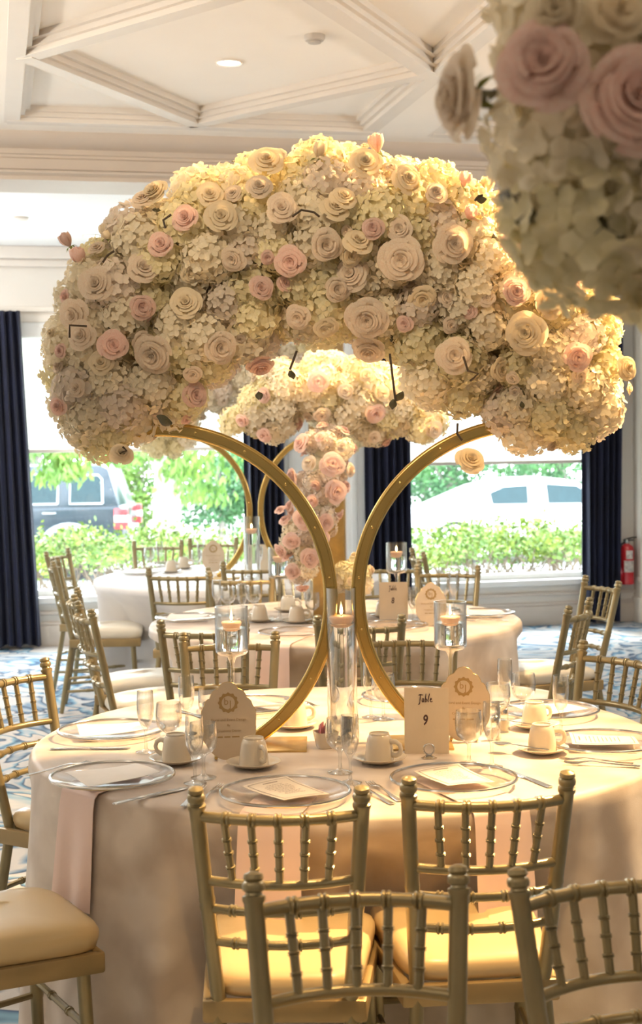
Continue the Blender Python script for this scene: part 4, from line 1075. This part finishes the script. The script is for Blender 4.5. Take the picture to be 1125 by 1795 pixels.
def script_table(parent, z, sc=1., y=-.0016):
    """the word Table in slanted brush script"""
    ST = [[(-.021, .012), (-.016, .0135), (-.009, .0125)], [(-.0155, .0125), (-.017, .0), (-.0178, -.008), (-.020, -.0125), (-.0215, -.011)],
          [(-.0075, .003), (-.010, .0025), (-.0115, -.002), (-.0105, -.006), (-.008, -.004), (-.0068, .003), (-.0072, -.005), (-.0055, -.006)],
          [(-.0012, .0165), (-.0025, .004), (-.0032, -.005), (-.001, -.0055), (.0015, -.002), (.0008, .002), (-.002, .001)],
          [(.0085, .0165), (.0058, .005), (.0045, -.004), (.006, -.006)],
          [(.0105, -.001), (.0135, .0015), (.0125, .004), (.010, .0), (.0105, -.0045), (.0135, -.0055), (.016, -.0035)]]
    mb = MB()
    for st in ST:
        pts = [Vector((x*sc, 0, zz*sc)) for x, zz in st]
        # smooth by subdividing
        fine = []
        for i in range(len(pts)-1):
            p0, p1, p2, p3 = pts[max(i-1, 0)], pts[i], pts[i+1], pts[min(i+2, len(pts)-1)]
            for k in range(4):
                u = k/4; fine.append(.5*((2*p1)+(p2-p0)*u+(2*p0-5*p1+4*p2-p3)*u*u+(3*p1-p0-3*p2+p3)*u**3))
        fine.append(pts[-1])
        mb.tube(fine, [(.0009+.0005*abs(math.sin(i*.5)))*sc for i in range(len(fine))], 5)
    o = mb.build('lettering', 'ink', parent, (0, y, z)); o.scale = (1, .2, 1); return o
def number_card(P, rz, label, num, w=.125, h=.185, tilt=-.08):
    t = thing('table_number_card', label, 'card', P, rz); t.rotation_euler = (tilt, 0, rz)
    MB().box((0, 0, h/2), (w, .0016, h)).build('card', 'numcard', t, smooth=False)
    script_table(t, h*.82, 1.05)
    print_on(t, text_mesh(num, .040, 'ink', .12, .72, offset=.0009), -.004, h*.44, -.0012, 'number')
    return t
P = PZ(748, 1322, ZT); P.z = ZT+.001
number_card(P, -.10, 'ivory table number card reading Table 9 in a small silver ring holder', '9')
t = thing('card_holder', 'small silver ring card holder at the foot of the number nine card', 'holder', PZ(752, 1330, ZT), -.1)
MB().lathe([(0, 0), (.014, 0), (.015, .003), (.010, .006), (.006, .010), (0, .011)], 20, fx=1.5).build('base', 'silver', t)
MB().tube([(.015*math.sin(a), 0, .0265+.015*math.cos(a)) for a in [2*PI*k/28 for k in range(29)]], .0022, 8, caps=False).build('ring', 'silver', t)
MB().lathe([(0, -.001), (.0125, -.001), (.0125, .001), (0, .001)], 24).build('medallion', 'steel', t, (0, 0, .0265), (PI/2, 0, 0))
P = PZ(690, 1087, ZT); P.z = ZT+.001
number_card(P, -.05, 'far ivory table number card on the flower tree table, seen through the right hoop', '8', .14, .185)
P = PZ(457, 1001, ZT); P.z = ZT+.001
number_card(P, .05, 'far pale table number card on the white window table by the navy curtain', '7', .13, .18)

# ------------------------------------------------------------------ ceiling and wall fittings
def ceiling_light(P, label, r=.066, lit=True, on=0):
    t = thing('recessed_light', label, 'ceiling light', P)
    MB().lathe([(r*.80, .006), (r*.82, -.004), (r*.95, -.009), (r, -.006), (r, .002)], 32).build('trim_ring', 'trim' if lit else 'plastic', t)
    MB().lathe([(0, -.003), (r*.81, -.002)], 32).build('lens', 'lamp' if lit else 'plastic', t)
ceiling_light(PZ(401, 109, ZP-.002), 'round recessed ceiling light, lit, inside the ceiling diamond')
P = PZ(551, 62, ZP); t = thing('smoke_detector', 'small white round smoke detector inside the ceiling diamond', 'detector', P)
MB().lathe([(.048, .0), (.048, -.014), (.042, -.024), (.020, -.030), (0, -.030)], 28).build('housing', 'plastic', t); MB().lathe([(.03, -.029), (.03, -.034), (.024, -.036), (0, -.036)], 20).build('sensor_cap', 'plastic', t)
ceiling_light(PZ(157, 324, C_FAR-.001), 'round recessed light under the far white ceiling close behind the beam', .07)
ceiling_light(PZ(160, 413, C_FAR-.001), 'round recessed light under the far white ceiling next to the pink buds', .07)
P = PZ(35, 381, C_FAR); t = thing('smoke_detector', 'flat round smoke detector on the far white ceiling at the left', 'detector', P)
MB().lathe([(.06, .0), (.06, -.014), (.05, -.022), (0, -.024)], 28).build('housing', 'trim', t)
# fire extinguisher on the wall
sx = swall(1099, T_WALL-.10); P = R2W(sx, T_WALL-.085, .34); 
t = thing('fire_extinguisher', 'red fire extinguisher hung on the wall right of the navy curtain', 'fire extinguisher', P, TH)
MB().lathe([(0, 0), (.060, .0), (.064, .008), (.064, .30), (.055, .335), (.028, .352), (.022, .36), (0, .36)], 28).build('cylinder', 'red', t)
MB().lathe([(.020, .355), (.022, .375), (.014, .385), (.014, .395), (0, .395)], 16).build('valve', 'silver', t)
MB().tube([(-.03, 0, .39), (.0, 0, .398), (.05, -.01, .41), (.085, -.01, .412)], .007, 8).build('lever', 'black', t)
MB().tube([(-.03, 0, .385), (0, 0, .386), (.06, -.01, .388)], .006, 8).build('handle', 'black', t)
MB().tube([(-.02, 0, .372), (-.06, -.01, .35), (-.078, -.01, .28), (-.076, -.01, .14)], .009, 8).build('hose', 'black', t)
def wrap(a0, a1, z0, z1, name, m):
    MB().grid(lambda u, v: (.0648*math.sin(a0+(a1-a0)*u), -.0648*math.cos(a0+(a1-a0)*u), z0+(z1-z0)*v), 10, 2).build(name, m, t)
wrap(-.8, .8, .11, .21, 'label', 'label'); wrap(-.5, .5, .225, .30, 'pictogram_panel', 'label')
MB().box((0, .07, .2), (.04, .03, .10)).build('wall_bracket', 'black', t, bevel=.003)

# ------------------------------------------------------------------ outdoors
ZG = -.50
g = MB().add([(-45, 13.4, ZG+.35), (45, 13.4, ZG+.35), (45, 17, ZG), (-45, 17, ZG), (-45, 75, ZG), (45, 75, ZG)], [(0, 1, 2, 3), (3, 2, 5, 4)]).build('ground', 'asphalt', None, smooth=False); struct(g)
def leaf_cloud(n, size, rnd, shape, up=.6):
    mb = MB()
    for _ in range(n):
        p = shape(rnd); a = rnd.uniform(0, 2*PI); el = rnd.uniform(-.5, 1.2)
        d = Vector((math.cos(a)*math.cos(el), math.sin(a)*math.cos(el), math.sin(el))); w = d.orthogonal().normalized()
        w = (w*math.cos(a*3)+d.cross(w)*math.sin(a*3)); s = size*rnd.uniform(.6, 1.2)
        mb.add([p, p+d*s*.5+w*s*.26, p+d*s, p+d*s*.5-w*s*.26], [(0, 1, 2, 3)])
    return mb
def branches(mb, rnd, p, d, L, r, depth):
    q = p+d*L; mid = p.lerp(q, .5)+Vector((rnd.uniform(-.1, .1), rnd.uniform(-.1, .1), 0))*L
    mb.tube([p, mid, q], [r, r*.85, r*.7], 5)
    tips = [q]
    if depth:
        tips = []
        for _ in range(3 if depth > 1 else 2):
            e = (d+Vector((rnd.uniform(-.75, .75), rnd.uniform(-.75, .75), rnd.uniform(-.1, .5)))).normalized()
            tips += branches(mb, rnd, q, e, L*rnd.uniform(.6, .85), r*.65, depth-1)
    return tips
shr = []
for i in range(3):
    rnd = random.Random(60+i)
    t = thing('azalea_shrub', 'x', 'shrub')
    mb = MB(); tips = []
    for k in range(6):
        a = k*1.05+rnd.uniform(-.3, .3); d = Vector((math.cos(a)*.75, math.sin(a)*.75, .8)).normalized()
        tips += branches(mb, rnd, Vector((math.cos(a)*.08, math.sin(a)*.08, -.15)), d, .40, .013, 2)
    mb.build('branches', 'twig', t)
    zt_ = sorted(q.z for q in tips)[int(len(tips)*.45)]; tips = [q for q in tips if q.z >= zt_]
    def sh(r_):
        tp = r_.choice(tips); return Vector((tp.x+r_.gauss(0, .10), tp.y+r_.gauss(0, .10), tp.z+r_.gauss(.0, .035)))
    o = leaf_cloud(1150, .052, rnd, sh).build('foliage', 'bush', t, smooth=False); o['kind'] = 'stuff'
    shr.append(Proto(t))
SPOTS = [(75, 15.0, 'at the left edge of the left window beside the curtain'), (150, 15.6, 'in front of the dark vehicle'), (215, 14.6, 'with bare stems left of the white table'), (262, 15.9, 'below the tree trunk, left of it'), (310, 14.9, 'left of the far gold hoop'), (365, 15.6, 'inside the far gold hoop'), (415, 14.9, 'right of the far gold hoop by the curtain'),
         (745, 14.7, 'with bare stems at the left side of the car window'), (800, 15.9, 'in front of the white car, left'), (840, 14.9, 'in the middle of the car window, nearest'), (900, 16.0, 'in front of the white car, middle'), (935, 14.8, 'in the right half of the car window, nearest'), (985, 15.9, 'in front of the white car, right'), (1040, 15.2, 'half hidden by the navy curtain at the car window')]
for i, (px, Y, w) in enumerate(SPOTS):
    X = (px-562.5)/F_PX*Y
    near_ = Y < 15.3
    shr[i % 3].place((X, Y, ZG+.32 if near_ else ZG+.2), i*1.3, 'yellow green azalea shrub '+w, 'azalea hedge outside the windows', 1.18+.09*((i*7) % 3) if near_ else 1.40)
# trees and tall greenery beyond
def tree_thing(px, Y, h, rad, label, seed, m='tree', n=3800, ls=.16, trunk=.12, zc=.62):
    rnd = random.Random(seed); X = (px-562.5)/F_PX*Y
    t = thing('tree' if trunk > .1 else 'bush', label, 'tree' if trunk > .1 else 'bush', (X, Y, ZG))
    blobs = [(Vector((rnd.uniform(-.5, .5)*rad, rnd.uniform(-.5, .5)*rad, h*zc+rnd.uniform(-.3, .35)*h*.8)), rad*rnd.uniform(.45, .7)) for _ in range(9)]
    def sh(r_):
        c, r = r_.choice(blobs); v = Vector((r_.gauss(0, 1), r_.gauss(0, 1), r_.gauss(0, 1))).normalized()*r*r_.uniform(.75, 1.05); return c+v
    o = leaf_cloud(n, ls, rnd, sh).build('foliage', m, t, smooth=False); o['kind'] = 'stuff'
    mb = MB(); mb.tube([(0, 0, -.1), (.03, .02, h*.3), (-.02, 0, h*.6), (0, 0, h*.75)], [trunk*1.2, trunk, trunk*.8, trunk*.5], 10)
    for k in range(5):
        a = k*1.26; mb.tube([(0, 0, h*.4), (math.cos(a)*rad*.3, math.sin(a)*rad*.3, h*.55), (math.cos(a)*rad*.55, math.sin(a)*rad*.55, h*.72)], [trunk*.5, trunk*.3, trunk*.12], 6)
    mb.build('trunk', 'bark', t)
tree_thing(245, 27.5, 2.7, 1.05, 'rounded light green bush behind the dark vehicle, left of the tree trunk', 1, 'willow', 4200, .12, .06, .5)
tree_thing(385, 27, 2.3, 1.0, 'rounded green bush seen inside the far gold hoop', 2, 'tree', 3600, .12, .06, .5)
tree_thing(440, 30, 2.6, 1.1, 'green bush at the right end of the left window', 3, 'tree', 3200, .13, .06, .5)
tree_thing(60, 36, 4.2, 1.9, 'blue green tree beyond the dark vehicle at the curtain', 4, 'tree', 3600, .2, .14)
tree_thing(790, 31, 2.6, 1.1, 'green bush beyond the white car at the left', 5, 'tree', 3600, .13, .06, .5)
tree_thing(745, 33, 2.3, .9, 'green bush beyond the white car next to the navy curtain', 6, 'tree', 2600, .13, .06, .5)
tree_thing(985, 34, 3.3, 1.3, 'green tree beyond the roof of the white car at the right', 7, 'tree', 3600, .14, .11, .62)
tree_thing(920, 38, 3.2, 1.2, 'green tree beyond the roof of the white car, in the middle', 8, 'tree', 3000, .15, .11, .62)
# the big tree trunk with hanging branches
X = (293-562.5)/F_PX*21.5
t = thing('large_tree', 'large grey tree trunk with hanging light green twigs beyond the left window', 'tree', (X, 21.5, ZG))
pts = [(0, 0, -.1), (.01, 0, .25), (-.02, 0, .9), (.02, 0, 1.7), (0, 0, 2.8), (.05, 0, 4.4)]
MB().tube(pts, [.32, .24, .20, .195, .19, .16], 20).build('trunk', 'bark', t, ang=80)
for k, (dx, dy, L, zz) in enumerate([(-1.35, -1.8, .62, 2.28), (-1.1, -1.7, .50, 2.22), (.45, -1.5, .85, 2.2), (.75, -1.2, .75, 2.1), (.25, -1.0, .5, 2.2), (-.55, -1.2, .4, 2.3)]):
    mb = MB(); mb.tube([(0, 0, 3.6), (dx*.5, dy*.5, 3.5), (dx, dy, 2.9), (dx, dy, zz)], [.05, .035, .02, .01], 6); mb.build('bough', 'bark', t)
    rnd = random.Random(90+k); mb = MB()
    for _ in range(170):
        p = Vector((dx+rnd.gauss(0, .15), dy+rnd.gauss(0, .15), zz-rnd.random()*L)); s = rnd.uniform(.09, .16); a = rnd.uniform(0, 6.28); w = Vector((math.cos(a), math.sin(a), 0))*.02
        mb.add([p, p+Vector((w.x*2, w.y*2, -s*.5))+w, p+Vector((w.x*3, w.y*3, -s)), p+Vector((0, 0, -s*.5))-w], [(0, 1, 2, 3)])
    o = mb.build('foliage', 'willow', t, smooth=False); o['kind'] = 'stuff'
# vehicles: local x runs forward, y to the vehicle's left, z up
def vehicle(name, label, cat, P, rz, lower, upper, wid, paint, windows, wheels, wr, tail=None, trim=None, handles=()):
    t = thing(name, label, cat, P, rz)
    body = MB()
    def hull(mb, prof, w0, w1, z0, z1):
        n = len(prof)
        def hw(z): f = min(1, max(0, (z-z0)/(z1-z0))); return w0+(w1-w0)*f
        vs = [(x, hw(z), z) for x, z in prof]+[(x, -hw(z), z) for x, z in prof]
        mb.add(vs, [tuple(range(n)), tuple(range(n, 2*n))[::-1]]+[(i, i+n, (i+1) % n+n, (i+1) % n) for i in range(n)])
    zb = max(z for x, z in lower); zr = max(z for x, z in upper)
    b = MB(); hull(b, lower, wid/2, wid/2*.98, .2, zb); b.build('body', paint, t, bevel=.03, ang=35)
    b = MB(); hull(b, upper, wid/2*.97, wid/2*.78, zb, zr); b.build('cabin', paint, t, bevel=.03, ang=35)
    def hwid(z): f = (z-zb)/(zr-zb); return wid/2*(.97-.19*f)
    for s in (-1, 1):
        for wpoly in windows:
            c = Vector((sum(x for x, z in wpoly)/len(wpoly), sum(z for x, z in wpoly)/len(wpoly)))
            mb = MB(); n = len(wpoly)
            for k, m_ in ((1.0, .012), ):
                a = [(x, s*(hwid(z)+.004), z) for x, z in wpoly]; bb = [(x, s*(hwid(z)+.014), z) for x, z in wpoly]
                mb.add(a+bb, [tuple(range(n, 2*n))]+[(i, (i+1) % n, (i+1) % n+n, i+n) for i in range(n)])
            mb.build('side_window', 'carglass', t, smooth=False)
            if trim:
                pp = [Vector((x, s*(hwid(z)+.012), z)) for x, z in wpoly]; MB().tube(pp+[pp[0]], .018, 6, caps=False).build('window_trim', trim, t)
        for hx, hz in handles: MB().tube([(hx-.1, s*(wid/2*.98+.01), hz), (hx-.06, s*(wid/2+.03), hz), (hx+.06, s*(wid/2+.03), hz), (hx+.1, s*(wid/2*.98+.01), hz)], .014, 6).build('door_handle', trim or paint, t)
        if tail:
            tx, tz0, tz1 = tail
            MB().box((tx+.10, s*(wid/2-.06), (tz0+tz1)/2), (.22, .14, tz1-tz0)).build('tail_lamp', 'tail', t, bevel=.02)
            MB().box((tx+.095, s*(wid/2-.058), (tz0+tz1)/2), (.22, .15, (tz1-tz0)*.33)).build('reversing_lamp', 'label', t, bevel=.01)
        for wx in wheels:
            w = MB().lathe([(0, -.11), (wr*.55, -.11), (wr*.62, -.10), (wr*.95, -.105), (wr, -.07), (wr, .07), (wr*.95, .105), (wr*.62, .10), (wr*.55, .11), (0, .11)], 28).build('wheel', 'tire', t, (wx, s*(wid/2-.13), wr), (PI/2, 0, 0))
            MB().lathe([(0, .118), (wr*.2, .118), (wr*.5, .112), (wr*.6, .10)], 20).build('hub_cap', 'silver', w)
            if trim: 
                MB().tube([(wx+(wr+.10)*math.cos(a), s*(wid/2+.0), wr+(wr+.10)*math.sin(a)) for a in [PI*k/14 for k in range(15)]], .055, 8).build('wheel_arch', trim, t)
            else:
                MB().tube([(wx+(wr+.05)*math.cos(a), s*(wid/2-.005), wr+(wr+.05)*math.sin(a)) for a in [PI*k/14 for k in range(15)]], .03, 8).build('wheel_arch', 'black', t)
    return t
# dark four wheel drive facing left (rear at the right)
xr = (216-562.5)/F_PX*23
vehicle('off_road_car', 'dark slate blue boxy off road car parked outside the left window', 'car', (xr-2.3, 23.0+.9, ZG), PI,
        [(-2.28, .42), (-2.3, 1.10), (-2.24, 1.16), (1.1, 1.14), (2.2, 1.05), (2.3, .95), (2.3, .40), (1.9, .32), (-1.9, .32)],
        [(-2.24, 1.13), (-2.05, 1.74), (-1.9, 1.80), (.35, 1.80), (.5, 1.74), (1.15, 1.13)], 1.86, 'suv',
        [[(-1.98, 1.20), (-1.47, 1.20), (-1.47, 1.64), (-1.90, 1.64), (-1.96, 1.58)], [(-1.28, 1.20), (-.45, 1.20), (-.45, 1.66), (-1.28, 1.66)], [(-.28, 1.20), (.95, 1.20), (.62, 1.62), (-.28, 1.66)]],
        (-1.45, 1.45), .38, (-2.36, .80, 1.12), 'suv_trim', ((-1.15, 1.06), (-.1, 1.06)))
xc = (700-562.5)/F_PX*25
vehicle('sedan', 'white sedan parked outside the right window beyond the hedge', 'car', (xc+2.4, 25.9, ZG), 0,
        [(-2.38, .45), (-2.4, .80), (-2.3, .93), (-1.6, 1.0), (1.0, .96), (2.0, .80), (2.35, .66), (2.4, .42), (2.0, .28), (-2.0, .28)],
        [(-1.95, .96), (-1.15, 1.30), (-.65, 1.42), (.1, 1.44), (.6, 1.38), (1.35, .95)], 1.8, 'car',
        [[(-.82, 1.02), (-.22, 1.02), (-.22, 1.32), (-.62, 1.30), (-.86, 1.20)], [(.12, 1.02), (1.02, 1.02), (.62, 1.30), (.10, 1.34)]],
        (-1.45, 1.5), .33, None, None, ((-.55, .88), (.4, .88)))
